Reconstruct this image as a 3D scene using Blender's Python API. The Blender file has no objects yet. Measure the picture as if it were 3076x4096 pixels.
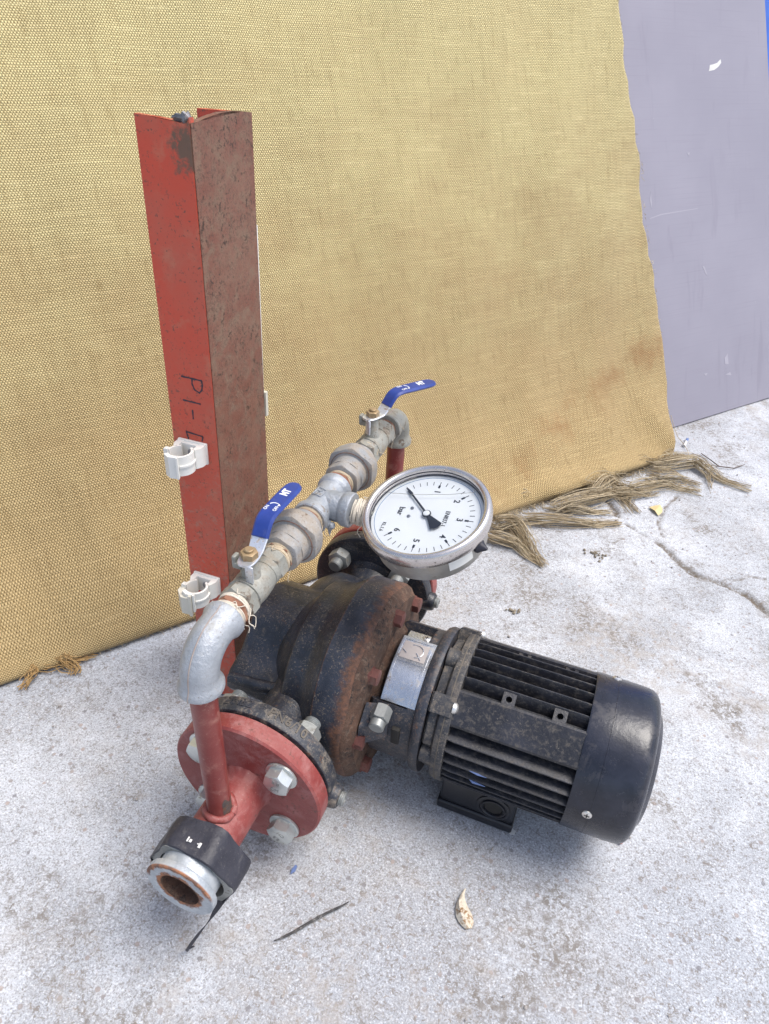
import bpy, bmesh, math, random
import numpy as np
from mathutils import Matrix, Vector, Quaternion
random.seed(7); rng = np.random.default_rng(7)
S = bpy.context.scene
COL = S.collection
R = math.radians
PI = math.pi

# ------------------------------------------------------------------ camera
cam = bpy.data.cameras.new('camera'); co = bpy.data.objects.new('camera', cam); COL.objects.link(co)
cam.sensor_fit = 'VERTICAL'; cam.sensor_height = 36.0; cam.lens = 24.70
cam.clip_start = 0.01; cam.clip_end = 300
RX = ((0.92869541, 0.36756572, 0.04919629), (-0.24990862, 0.52229596, 0.81532362), (0.27398999, -0.76948188, 0.57691171))
m = Matrix(RX).transposed().to_4x4(); m.translation = (0.23194112, -0.48621757, 0.58217915)
co.matrix_world = m
S.camera = co
# ------------------------------------------------------------------ world, sun, exposure
SUN_EL, SUN_AZ = R(66), R(72)          # soft high light, azimuth measured from +y towards +x
w = bpy.data.worlds.new('World'); S.world = w; w.use_nodes = True
nt = w.node_tree; nt.nodes.clear()
sky = nt.nodes.new('ShaderNodeTexSky'); sky.sky_type = 'NISHITA'; sky.sun_disc = False
sky.sun_elevation = SUN_EL; sky.sun_rotation = SUN_AZ
sky.air_density = 1.0; sky.dust_density = 3.0; sky.ozone_density = 0.6
bg = nt.nodes.new('ShaderNodeBackground'); bg.inputs['Strength'].default_value = 0.105
wo = nt.nodes.new('ShaderNodeOutputWorld')
hs = nt.nodes.new('ShaderNodeHueSaturation'); hs.inputs['Saturation'].default_value = 0.85      # thin bright cloud
nt.links.new(sky.outputs[0], hs.inputs['Color']); nt.links.new(hs.outputs[0], bg.inputs[0]); nt.links.new(bg.outputs[0], wo.inputs[0])
sl = bpy.data.lights.new('sun', 'SUN'); sl.energy = 1.5; sl.angle = R(34); sl.color = (1.0, 0.97, 0.925)
so = bpy.data.objects.new('sun', sl); COL.objects.link(so)
sd = Vector((math.sin(SUN_AZ) * math.cos(SUN_EL), math.cos(SUN_AZ) * math.cos(SUN_EL), math.sin(SUN_EL)))
so.rotation_euler = (-sd).to_track_quat('-Z', 'Y').to_euler(); so.location = sd * 20
S.view_settings.view_transform = 'Standard'; S.view_settings.look = 'None'
S.view_settings.exposure = 1.12; S.view_settings.gamma = 1.0; S.view_settings.use_curve_mapping = False

ZG = -0.105
# ------------------------------------------------------------------ node helpers
class N:
    def __init__(s, name):
        s.m = bpy.data.materials.new(name); s.m.use_nodes = True
        s.t = s.m.node_tree; s.t.nodes.clear()
        s.out = s.n('ShaderNodeOutputMaterial')
        s.pos = s.n('ShaderNodeNewGeometry').outputs['Position']
    def n(s, k): return s.t.nodes.new(k)
    def set(s, sock, v):
        if isinstance(v, bpy.types.NodeSocket): s.t.links.new(v, sock)
        elif isinstance(v, (tuple, list)):
            sock.default_value = tuple(v) + (1,) if len(v) == 3 and sock.type == 'RGBA' else v
        else: sock.default_value = v
    def map(s, vec, scale=(1, 1, 1), loc=(0, 0, 0)):
        n = s.n('ShaderNodeMapping'); s.set(n.inputs['Vector'], vec); n.inputs['Scale'].default_value = scale; n.inputs['Location'].default_value = loc
        return n.outputs[0]
    def noise(s, scale, detail=4, rough=0.6, vec=None, dist=0.0):
        n = s.n('ShaderNodeTexNoise'); s.set(n.inputs['Vector'], vec or s.pos)
        n.inputs['Scale'].default_value = scale; n.inputs['Detail'].default_value = detail; n.inputs['Roughness'].default_value = rough; n.inputs['Distortion'].default_value = dist
        return n.outputs['Fac']
    def voro(s, scale, vec=None, feature='F1', rnd=1.0):
        n = s.n('ShaderNodeTexVoronoi'); n.feature = feature; s.set(n.inputs['Vector'], vec or s.pos); n.inputs['Scale'].default_value = scale; n.inputs['Randomness'].default_value = rnd
        return n
    def rng(s, v, a, b, c=0.0, d=1.0, smooth=True):
        n = s.n('ShaderNodeMapRange'); n.interpolation_type = 'SMOOTHSTEP' if smooth else 'LINEAR'
        s.set(n.inputs[0], v); n.inputs[1].default_value = a; n.inputs[2].default_value = b; n.inputs[3].default_value = c; n.inputs[4].default_value = d
        return n.outputs[0]
    def math(s, op, a, b=0.0, c=0.0):
        n = s.n('ShaderNodeMath'); n.operation = op; s.set(n.inputs[0], a); s.set(n.inputs[1], b); s.set(n.inputs[2], c)
        return n.outputs[0]
    def mix(s, f, a, b, mode='MIX'):
        n = s.n('ShaderNodeMix'); n.data_type = 'RGBA'; n.blend_type = mode
        s.set(n.inputs['Factor'], f)
        ia = [i for i in n.inputs if i.name == 'A' and i.type == 'RGBA'][0]; ib = [i for i in n.inputs if i.name == 'B' and i.type == 'RGBA'][0]
        s.set(ia, a); s.set(ib, b)
        return [o for o in n.outputs if o.type == 'RGBA'][0]
    def sep(s, v):
        n = s.n('ShaderNodeSeparateXYZ'); s.set(n.inputs[0], v); return n.outputs
    def bump(s, h, strength=0.3, dist=0.001, normal=None):
        n = s.n('ShaderNodeBump'); n.inputs['Strength'].default_value = strength; n.inputs['Distance'].default_value = dist; s.set(n.inputs['Height'], h)
        if normal: s.set(n.inputs['Normal'], normal)
        return n.outputs[0]
    def done(s, col, rough=0.5, metal=0.0, normal=None, spec=0.5, coat=0.0, sheen=0.0):
        p = s.n('ShaderNodeBsdfPrincipled')
        s.set(p.inputs['Base Color'], col); s.set(p.inputs['Roughness'], rough); s.set(p.inputs['Metallic'], metal)
        s.set(p.inputs['Specular IOR Level'], spec); s.set(p.inputs['Coat Weight'], coat); s.set(p.inputs['Sheen Weight'], sheen)
        if normal: s.set(p.inputs['Normal'], normal)
        s.t.links.new(p.outputs[0], s.out.inputs[0]); s.bsdf = p
        return s.m

def worn(name, base, base2, spots=None, spot_amt=0.66, spot_scale=160, dust=None, dust_amt=0.6, dust_scale=45, fleck=None, fleck_amt=0.72,
         rough=0.45, metal=0.0, bump=0.25, bscale=300, vary=30, spec=0.5, drough=0.85):
    """paint or bare metal with blotches, rust spots, clinging dust and tiny flecks"""
    a = N(name)
    col = a.mix(a.rng(a.noise(vary, 5, .65), .35, .68), base, base2)
    rg = rough; mt = metal
    fac_nm = None
    if dust:
        f = a.math('MULTIPLY', a.rng(a.noise(dust_scale, 8, .72, dist=.4), dust_amt - .1, dust_amt + .14), 0.85)
        col = a.mix(f, col, dust); rg = a.math('MULTIPLY_ADD', f, drough - rough, rough)
        if metal: mt = a.math('MULTIPLY_ADD', f, -metal, metal)
    if spots:
        f2 = a.rng(a.noise(spot_scale, 6, .7), spot_amt - .02, spot_amt + .05)
        f3 = a.rng(a.noise(spot_scale * .18, 4, .6), .42, .62)
        f2 = a.math('MULTIPLY', f2, f3)
        col = a.mix(f2, col, spots); rg = a.mix(f2, (rough,) * 3, (.85,) * 3) if not dust else rg
        if metal: mt = a.math('MULTIPLY', mt, a.math('SUBTRACT', 1.0, f2))
    if fleck:
        f4 = a.math('MULTIPLY', a.rng(a.noise(560, 5, .8, dist=.5), fleck_amt - .04, fleck_amt + .02), .8)
        f4 = a.math('MULTIPLY', f4, a.rng(a.noise(55, 5, .65), .36, .60))
        col = a.mix(f4, col, fleck)
        if metal: mt = a.math('MULTIPLY', mt, a.math('SUBTRACT', 1.0, f4))
    nm = a.bump(a.noise(bscale, 6, .65), bump, .0012)
    return a.done(col, rg, mt, nm, spec)

M = {}
M['cast_black'] = worn('black_blue_cast_paint', (.0125, .0145, .020), (.026, .031, .045), spots=(.10, .048, .024), spot_amt=.62, spot_scale=200, dust=(.125, .105, .085), dust_amt=.62, dust_scale=130, fleck=(.26, .21, .155), fleck_amt=.60, rough=.34, bump=.5, bscale=330)
M['cast_dusty'] = worn('dusty_cast_paint', (.018, .021, .029), (.044, .048, .060), spots=(.15, .075, .04), spot_amt=.6, spot_scale=150, dust=(.22, .185, .145), dust_amt=.57, dust_scale=110, fleck=(.32, .27, .21), fleck_amt=.60, rough=.42, bump=.5, bscale=330)
M['cast_rim'] = worn('rust_stained_rim_paint', (.017, .021, .030), (.040, .044, .058), spots=(.17, .075, .035), spot_amt=.59, spot_scale=170, dust=(.17, .125, .095), dust_amt=.60, dust_scale=120, fleck=(.27, .21, .16), fleck_amt=.60, rough=.42, bump=.5, bscale=330)
M['rust'] = worn('brown_rust', (.065, .036, .024), (.135, .070, .044), spots=(.025, .02, .018), spot_amt=.53, spot_scale=210, dust=(.18, .125, .09), dust_amt=.57, dust_scale=150, fleck=(.02, .016, .015), fleck_amt=.58, rough=.85, bump=.9, bscale=420)
M['bolt_rust'] = worn('red_oxide_bolt', (.115, .036, .028), (.16, .058, .045), spots=(.06, .032, .024), spot_amt=.57, spot_scale=260, dust=(.17, .105, .08), dust_amt=.6, rough=.65, bump=.5)
M['motor'] = worn('motor_grey_black_paint', (.013, .0135, .018), (.026, .027, .036), dust=(.100, .088, .076), dust_amt=.57, dust_scale=170, fleck=(.17, .15, .125), fleck_amt=.63, rough=.38, bump=.35, bscale=400)
M['motor_dusty'] = worn('motor_shield_dusty', (.028, .030, .038), (.055, .055, .058), dust=(.155, .13, .105), dust_amt=.55, dust_scale=120, fleck=(.28, .24, .19), fleck_amt=.58, rough=.55, bump=.45)
M['fan_plastic'] = worn('fan_cover_plastic', (.0115, .0130, .021), (.025, .0275, .041), dust=(.075, .07, .075), dust_amt=.62, dust_scale=40, fleck=(.18, .17, .16), fleck_amt=.68, rough=.24, bump=.22, bscale=200)
M['box_plastic'] = worn('terminal_box_plastic', (.011, .012, .016), (.018, .019, .024), dust=(.06, .055, .05), dust_amt=.68, rough=.32, bump=.12)
M['red_oxide'] = worn('red_oxide_paint', (.215, .036, .032), (.265, .060, .052), spots=(.13, .045, .035), spot_amt=.58, spot_scale=170, dust=(.34, .15, .14), dust_amt=.54, dust_scale=45, fleck=(.52, .36, .32), fleck_amt=.65, rough=.48, bump=.3, bscale=300)
M['riser_red'] = worn('riser_red_paint', (.185, .026, .022), (.215, .046, .038), spots=(.32, .17, .13), spot_amt=.57, spot_scale=110, dust=(.34, .15, .12), dust_amt=.60, dust_scale=70, fleck=(.50, .36, .30), fleck_amt=.66, rough=.36, bump=.2)
M['galv'] = worn('galvanised_iron', (.30, .325, .355), (.41, .43, .46), spots=(.22, .19, .16), spot_amt=.58, spot_scale=120, dust=(.37, .345, .29), dust_amt=.62, dust_scale=45, fleck=(.16, .135, .115), fleck_amt=.62, rough=.40, metal=.4, bump=.9, bscale=300)
M['galv_dirty'] = worn('dirty_galvanised_iron', (.265, .265, .235), (.35, .345, .31), spots=(.12, .085, .06), spot_amt=.56, spot_scale=140, dust=(.27, .23, .175), dust_amt=.55, dust_scale=70, fleck=(.10, .078, .06), fleck_amt=.62, rough=.5, metal=.25, bump=.5, bscale=420)
M['galv_union'] = worn('dusty_grey_union', (.27, .275, .28), (.36, .35, .34), spots=(.15, .10, .065), spot_amt=.60, spot_scale=160, dust=(.30, .255, .205), dust_amt=.50, dust_scale=60, fleck=(.13, .10, .08), fleck_amt=.61, rough=.5, metal=.25, bump=.8, bscale=260)
M['nipple_rust'] = worn('rusty_nipple', (.20, .085, .048), (.30, .15, .095), spots=(.075, .04, .025), spot_amt=.54, spot_scale=220, dust=(.27, .19, .12), dust_amt=.6, dust_scale=120, rough=.75, bump=.5)
M['stem_nut'] = worn('yellowed_nut', (.34, .24, .13), (.42, .33, .22), spots=(.2, .09, .04), spot_amt=.55, spot_scale=200, rough=.5, metal=.4, bump=.3)
M['zinc'] = worn('zinc_plated_steel', (.50, .53, .52), (.60, .62, .61), spots=(.33, .31, .25), spot_amt=.58, spot_scale=180, rough=.30, metal=.75, bump=.15)
M['nut_grey'] = worn('grey_nut_steel', (.27, .28, .27), (.36, .365, .35), spots=(.16, .135, .105), spot_amt=.58, spot_scale=170, rough=.42, metal=.5, bump=.25)
M['stainless'] = worn('stainless_steel', (.60, .555, .53), (.68, .64, .61), spots=(.24, .205, .18), spot_amt=.60, spot_scale=260, rough=.22, metal=.9, bump=.08)
M['case_steel'] = worn('dusty_steel_case', (.38, .36, .33), (.46, .44, .405), spots=(.22, .185, .15), spot_amt=.6, spot_scale=150, dust=(.35, .305, .25), dust_amt=.55, dust_scale=50, rough=.38, metal=.55, bump=.15)
M['alu'] = worn('aluminium_plate', (.50, .52, .56), (.62, .64, .68), spots=(.17, .125, .095), spot_amt=.58, spot_scale=240, dust=(.33, .29, .25), dust_amt=.62, dust_scale=80, fleck=(.18, .15, .13), fleck_amt=.63, rough=.27, metal=.85, bump=.2)
M['plate_panel'] = worn('dusty_plate_panel', (.40, .355, .335), (.45, .41, .385), spots=(.24, .19, .16), rough=.6, metal=.2, bump=.1)
M['handle_steel'] = worn('handle_steel', (.62, .64, .68), (.72, .74, .78), spots=(.24, .175, .125), spot_amt=.57, spot_scale=330, rough=.28, metal=.7, bump=.15)
M['blue_grip'] = worn('blue_vinyl', (.014, .036, .20), (.020, .050, .26), dust=(.085, .10, .24), dust_amt=.66, dust_scale=110, rough=.36, bump=.1)
M['tape'] = worn('black_tape', (.020, .020, .030), (.034, .034, .046), dust=(.11, .105, .105), dust_amt=.63, dust_scale=110, fleck=(.34, .31, .28), fleck_amt=.66, rough=.45, bump=.8, bscale=160)
M['white_plastic'] = worn('white_plastic', (.68, .67, .63), (.73, .72, .68), dust=(.48, .44, .37), dust_amt=.66, dust_scale=80, fleck=(.08, .065, .055), fleck_amt=.68, rough=.4, bump=.05)
M['latch_plastic'] = worn('cream_plastic', (.55, .525, .44), (.61, .58, .50), rough=.45, bump=.05, fleck=(.2, .17, .13), fleck_amt=.70)
M['strip_plastic'] = worn('grimy_white_strip', (.66, .66, .64), (.72, .72, .70), fleck=(.12, .1, .08), fleck_amt=.66, rough=.5, bump=.05)
M['screw_dark'] = worn('dark_screw', (.18, .19, .21), (.26, .27, .3), rough=.4, metal=.7, bump=.1)
M['screw'] = worn('bright_screw', (.68, .66, .62), (.75, .73, .70), spots=(.3, .24, .18), rough=.3, metal=.8, bump=.08)
M['web'] = worn('dusty_shaded_primer', (.175, .064, .042), (.20, .098, .066), spots=(.055, .028, .018), spot_amt=.55, spot_scale=260, dust=(.195, .130, .088), dust_amt=.54, dust_scale=50, fleck=(.04, .025, .02), fleck_amt=.57, rough=.5, bump=.5, bscale=300)  # brown dust and dirt, with the web's shaded side also mixed into the colour
M['leaf'] = worn('dry_leaf', (.56, .45, .22), (.62, .53, .31), rough=.7, bump=.2)
M['husk'] = worn('paper_husk', (.50, .43, .33), (.66, .60, .50), spots=(.26, .15, .07), spot_amt=.52, spot_scale=220, rough=.8, bump=.5)
M['twig'] = worn('twig', (.07, .05, .04), (.13, .09, .07), rough=.8)
M['charcoal'] = worn('black_rubber', (.035, .035, .038), (.075, .072, .07), dust=(.28, .27, .26), dust_amt=.56, dust_scale=160, rough=.8, bump=.8)
M['blue_flake'] = worn('blue_flake', (.10, .16, .34), (.14, .2, .4), rough=.6)
M['stone'] = worn('pebble', (.24, .22, .21), (.38, .35, .32), rough=.8)
M['brick_stone'] = worn('red_pebble', (.38, .14, .10), (.42, .2, .15), rough=.8)
M['white_chip'] = worn('white_chip', (.58, .57, .55), (.66, .65, .63), rough=.6)
M['crumb'] = worn('soil_crumb', (.20, .17, .13), (.29, .25, .19), rough=.9, bump=.5)
M['weld_burn'] = worn('burnt_weld', (.045, .035, .03), (.12, .10, .09), spots=(.16, .07, .04), spot_amt=.5, rough=.5, metal=.3, bump=.5)
M['blue_panel'] = worn('blue_panel', (.02, .10, .46), (.03, .13, .52), rough=.5)

def simple(name, col, rough=.5, metal=0.0, spec=.5):
    a = N(name); return a.done(col, rough, metal, None, spec)
M['white_ink'] = simple('white_print', (.80, .80, .78), .5)
M['black_ink'] = simple('black_print', (.012, .016, .03), .5)
M['blue_ink'] = simple('blue_line_print', (.10, .22, .42), .5)
M['dial'] = simple('white_dial', (.86, .865, .87), .45)
M['gasket'] = simple('black_gasket', (.018, .018, .03), .5)
M['marker'] = simple('marker_ink', (.035, .022, .035), .5)
M['faint_marker'] = simple('faint_marker', (.13, .075, .07), .6)
M['board_scratch'] = simple('pale_scratch', (.34, .32, .37), .6)
M['hole'] = simple('unlit_bore', (.02, .018, .016), .8)
M['cast_dust_letters'] = worn('dusty_letters', (.085, .074, .062), (.15, .127, .10), rough=.75, fleck=(.05, .05, .06), fleck_amt=.62)
M['seam'] = worn('dirty_seam', (.26, .20, .17), (.36, .31, .28), rough=.7)
M['slag'] = worn('slag', (.12, .12, .13), (.26, .26, .28), spots=(.08, .05, .04), spot_amt=.5, spot_scale=300, rough=.4, metal=.5, bump=.6)

a = N('galvanised_tail_rusty_face')
px = a.sep(a.pos); rad_ = a.math('SQRT', a.math('ADD', a.math('MULTIPLY', px[0], px[0]), a.math('MULTIPLY', px[2], px[2])))
nz_ = a.noise(110, 6, .75); n3_ = a.noise(40, 4, .7)
g_ = a.mix(a.rng(a.noise(60, 5, .7), .38, .62), (.36, .395, .43), (.50, .53, .56))
inner = a.rng(a.math('ADD', rad_, a.math('MULTIPLY', a.math('SUBTRACT', nz_, .5), .016)), .0228, .0206)
outer = a.math('MULTIPLY', a.rng(a.math('ADD', rad_, a.math('MULTIPLY', a.math('SUBTRACT', nz_, .5), .012)), .0265, .0284), a.rng(a.math('ADD', px[2], a.math('MULTIPLY', a.math('SUBTRACT', n3_, .5), .05)), .000, .010))
outer = a.math('MULTIPLY', outer, a.rng(px[1], -.2690, -.2705))
rm = a.math('MAXIMUM', inner, outer)
rc_ = a.mix(a.rng(a.noise(160, 5, .7), .4, .62), (.34, .125, .040), (.13, .055, .028))
g_ = a.mix(a.math('MULTIPLY', rm, .93), g_, rc_)
M['tail'] = a.done(g_, a.math('MULTIPLY_ADD', rm, .45, .38), a.math('MULTIPLY_ADD', rm, -.4, .4), a.bump(a.noise(420, 6, .7), .4, .0012))

a = N('rim_paint_rusting_at_the_corner')
px = a.sep(a.pos)[0]; g_ = a.mix(a.rng(a.noise(40, 5, .65), .35, .65), (.017, .022, .034), (.040, .046, .064))
fk = a.math('MULTIPLY', a.rng(a.noise(520, 5, .8, dist=.5), .55, .62), a.rng(a.noise(60, 5, .65), .36, .60)); g_ = a.mix(fk, g_, (.26, .21, .155))
rm = a.rng(a.math('ADD', px, a.math('MULTIPLY', a.math('SUBTRACT', a.noise(75, 7, .75), .5), .045)), .050, .062)
rl_ = a.rng(a.math('ADD', px, a.math('MULTIPLY', a.math('SUBTRACT', a.noise(160, 6, .75), .5), .008)), .0325, .0305)
rm = a.math('MAXIMUM', rm, a.math('MULTIPLY', rl_, .8))
g_ = a.mix(a.math('MULTIPLY', rm, .9), g_, a.mix(a.rng(a.noise(170, 6, .75), .38, .62), (.185, .085, .048), (.085, .048, .034)))
M['rim_rust'] = a.done(g_, a.math('MULTIPLY_ADD', rm, .42, .40), 0, a.bump(a.noise(330, 6, .7), .5, .0012))

# glass: thin pane that mostly lets the dial through and mirrors a little sky
a = N('gauge_glass')
tr = a.n('ShaderNodeBsdfTransparent'); tr.inputs[0].default_value = (.96, .985, 1, 1)
gl = a.n('ShaderNodeBsdfGlossy'); gl.inputs['Roughness'].default_value = .04
fr = a.n('ShaderNodeFresnel'); fr.inputs[0].default_value = 1.45
mx = a.n('ShaderNodeMixShader'); a.t.links.new(fr.outputs[0], mx.inputs[0]); a.t.links.new(tr.outputs[0], mx.inputs[1]); a.t.links.new(gl.outputs[0], mx.inputs[2])
a.t.links.new(mx.outputs[0], a.out.inputs[0]); M['glass'] = a.m

# hemp / fibres
a = N('hemp_fibre')
M['hemp'] = a.done(a.mix(a.noise(900, 3, .7), (.40, .31, .20), (.66, .56, .42)), .85, 0, a.bump(a.noise(1500, 3, .7), .6, .001))
a = N('pale_hemp_fibre')
M['hemp_pale'] = a.done(a.mix(a.noise(900, 3, .7), (.52, .45, .36), (.78, .72, .62)), .85, 0, a.bump(a.noise(1500, 3, .7), .6, .001))
for nm_, c0_, c1_, c2_ in (('jute', (.21, .16, .095), (.46, .37, .24), (.70, .60, .43)), ('jute_orange', (.26, .16, .065), (.44, .28, .12), (.56, .38, .18))):
    a = N(nm_ + '_yarn'); gi = a.n('ShaderNodeNewGeometry').outputs['Random Per Island']
    col = a.mix(gi, c0_, a.mix(a.rng(gi, .3, 1), c1_, c2_)); col = a.mix(a.math('MULTIPLY', a.rng(a.noise(700, 3, .7), .5, .62), .4), col, (.14, .10, .06))
    M[nm_] = a.done(col, .85, 0, None, .2)

# red beam flange: glossy red lead with pitted rust, dirtier towards its foot and burnt at the top corner
a = N('beam_red_paint')
z = a.sep(a.pos)[2]
col = a.mix(a.rng(a.noise(16, 5, .6), .36, .66), (.55, .064, .030), (.48, .092, .052))
col = a.mix(a.math('MULTIPLY', a.rng(a.noise(40, 6, .7), .52, .72), .6), col, (.46, .165, .095))
low = a.rng(z, .30, .08)
fl = a.math('MULTIPLY', a.rng(a.noise(170, 7, .75, dist=.6), .53, .60), low)
col = a.mix(a.math('MULTIPLY', fl, .75), col, (.38, .19, .14))
pit = a.math('MULTIPLY', a.rng(a.noise(300, 5, .75), .575, .63), a.rng(a.noise(24, 5, .65), .38, .52))
col = a.mix(pit, col, (.14, .055, .035))
n1 = a.n('ShaderNodeVectorMath'); n1.operation = 'DISTANCE'; a.t.links.new(a.pos, n1.inputs[0]); n1.inputs[1].default_value = (-.1185, .0100, .4925)
burn = a.math('ADD', n1.outputs['Value'], a.math('MULTIPLY', a.math('SUBTRACT', a.noise(110, 6, .75), .5), .055))
burnf = a.rng(burn, .021, .009)
col = a.mix(a.math('MULTIPLY', burnf, .92), col, (.11, .078, .050))
M['beam_red'] = a.done(col, a.math('MULTIPLY_ADD', fl, .3, .36), 0, a.bump(a.noise(220, 6, .7), .25, .001))

# concrete
a = N('concrete')
at = a.n('ShaderNodeAttribute'); at.attribute_name = 'crack'
patch = a.rng(a.noise(4.5, 7, .66, dist=.3), .40, .60)
base = a.mix(patch, (.36, .38, .415), (.515, .540, .585))
base = a.mix(a.math('MULTIPLY', a.rng(a.noise(2.2, 5, .6, vec=a.map(a.pos, (1, 1, 1), (5, 2, 0))), .50, .66), .5), base, (.335, .345, .37))
base = a.mix(a.math('MULTIPLY', a.rng(a.noise(13, 8, .75), .50, .70), .55), base, (.37, .355, .345))
fine = a.noise(520, 5, .8)
mid = a.noise(210, 6, .78, dist=.8)
mid2 = a.noise(120, 6, .75, vec=a.map(a.pos, (1, 1, 1), (3, 7, 1)), dist=1.2)
base = a.mix(a.math('MULTIPLY', a.rng(fine, .51, .60), .85), base, (.22, .21, .205))
base = a.mix(a.math('MULTIPLY', a.rng(fine, .46, .37), .85), base, (.70, .715, .75))
spk = a.math('MULTIPLY_ADD', patch, -.55, .95)
base = a.mix(a.math('MULTIPLY', a.rng(mid, .545, .59), spk), base, (.205, .185, .17))
base = a.mix(a.math('MULTIPLY', a.rng(mid, .42, .36), .6), base, (.64, .645, .67))
base = a.mix(a.math('MULTIPLY', a.rng(mid2, .60, .64), a.math('MULTIPLY', spk, .8)), base, (.27, .235, .205))
vn = a.voro(120, vec=None)
vd = vn.outputs['Distance']; vc = a.sep(vn.outputs['Color'])
m1 = a.math('MULTIPLY', a.math('LESS_THAN', vc[0], .13), a.rng(a.math('ADD', vd, a.math('MULTIPLY', mid, .7)), .66, .58))
sc = a.mix(vc[1], (.16, .155, .165), (.34, .27, .235))
base = a.mix(a.math('MULTIPLY', m1, .75), base, sc)
brn = a.math('MULTIPLY', a.rng(a.noise(3.1, 6, .7, vec=a.map(a.pos, (1, 1, 1), (9, 4, 0))), .50, .66), a.rng(a.noise(60, 7, .75), .42, .62))
base = a.mix(a.math('MULTIPLY', brn, .6), base, (.34, .305, .27))
clu = a.math('MULTIPLY', a.rng(a.noise(8, 6, .72), .51, .64), a.rng(a.noise(170, 6, .8, dist=.6), .46, .56))
base = a.mix(a.math('MULTIPLY', clu, .85), base, (.17, .148, .125))
base = a.mix(a.math('MULTIPLY', at.outputs['Fac'], a.rng(a.noise(160, 5, .7), .30, .55)), base, (.15, .125, .10))
h = a.math('ADD', fine, a.math('MULTIPLY', mid, .9))
M['concrete'] = a.done(base, .88, 0, a.bump(h, .35, .0012), .3)

# burlap, threads laid out in the sheet's own UV metres
a = N('burlap')
uv = a.n('ShaderNodeUVMap').outputs[0]
wob = a.noise(9, 3, .6, vec=uv)
us = a.sep(uv); uu, vv = us[0], us[1]
uu2 = a.math('MULTIPLY_ADD', a.noise(30, 2, .5, vec=uv), .0022, uu)
vv2 = a.math('MULTIPLY_ADD', a.noise(26, 2, .5, vec=a.map(uv, (1, 1, 1), (3, 5, 1))), .0022, vv)
T = 0.00175
rowj = a.noise(1.0, 2, .5, vec=a.map(uv, (14, 300, 1), (1, 9, 0)))
colj = a.noise(1.0, 2, .5, vec=a.map(uv, (300, 14, 1), (7, 2, 0)))
uu2 = a.math('MULTIPLY_ADD', colj, .0022, uu2); vv2 = a.math('MULTIPLY_ADD', rowj, .0022, vv2)
cu = a.math('COSINE', a.math('MULTIPLY', uu2, PI / T)); TV = 0.00255
cv = a.math('COSINE', a.math('MULTIPLY', vv2, PI / TV))
chk = a.math('MULTIPLY', cu, cv)                      # over / under checker
slub_w = a.noise(1.0, 4, .7, vec=a.map(uv, (5, 520, 1)))   # single weft threads of uneven thickness
slub_v = a.noise(1.0, 4, .7, vec=a.map(uv, (520, 5, 1)))
gap = a.rng(a.math('ABSOLUTE', chk), .0, .55)
wv = a.math('MULTIPLY_ADD', chk, .5, .5)
col = a.mix(wv, (.35, .28, .135), (.79, .685, .405))
col = a.mix(a.math('MULTIPLY', a.rng(a.math('ABSOLUTE', cv), .60, .05), .5), col, (.15, .11, .05))
col = a.mix(a.math('MULTIPLY', a.rng(chk, -.30, -.80), .8), col, (.105, .075, .034))
col = a.mix(a.math('MULTIPLY', a.rng(slub_w, .56, .72), .42), col, (.86, .74, .43))
col = a.mix(a.math('MULTIPLY', a.rng(slub_v, .56, .74), .28), col, (.82, .70, .39))
col = a.mix(a.math('MULTIPLY', a.rng(slub_v, .46, .28), .36), col, (.24, .18, .09))
col = a.mix(a.math('MULTIPLY', a.rng(slub_w, .46, .28), .26), col, (.22, .165, .085))
# age tone: greener and paler high up, browner low down, with damp blotches in the warp direction
mott = a.noise(1.0, 8, .78, vec=a.map(uv, (95, 20, 1)))
motw = a.noise(1.0, 7, .75, vec=a.map(uv, (16, 130, 1), (4, 4, 0)))
col = a.mix(a.math('MULTIPLY', a.rng(motw, .52, .72), .30), col, (.86, .75, .46))
col = a.mix(a.math('MULTIPLY', a.rng(mott, .50, .70), .42), col, (.25, .185, .085))
mot2 = a.noise(1.0, 6, .7, vec=a.map(uv, (7, 10, 1), (2, 1, 0)))
age = a.rng(a.math('ADD', vv, a.math('MULTIPLY', a.math('SUBTRACT', mot2, .5), .8)), .08, .80)
col = a.mix(.8, col, a.mix(age, (.68, .56, .46), (1.0, 1.0, .88)), 'MULTIPLY')
# rusty water mark running across the lower right
d1 = a.math('ABSOLUTE', a.math('SUBTRACT', vv, a.math('MULTIPLY_ADD', uu, .30, a.math('MULTIPLY_ADD', a.noise(6, 5, .7, vec=uv), .20, .105))))
st = a.math('MULTIPLY', a.rng(d1, .05, .0), a.rng(uu, -.75, -.25))
st = a.math('MULTIPLY', st, a.rng(a.noise(14, 6, .7, vec=uv), .38, .62))
col = a.mix(a.math('MULTIPLY', st, .6), col, (.25, .125, .048))
hh = a.math('ADD', a.math('ADD', chk, a.math('ABSOLUTE', cv)), a.math('MULTIPLY', slub_w, .6))
M['burlap'] = a.done(col, .9, 0, a.bump(hh, .55, .0009), .15, 0, .15)

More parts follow.
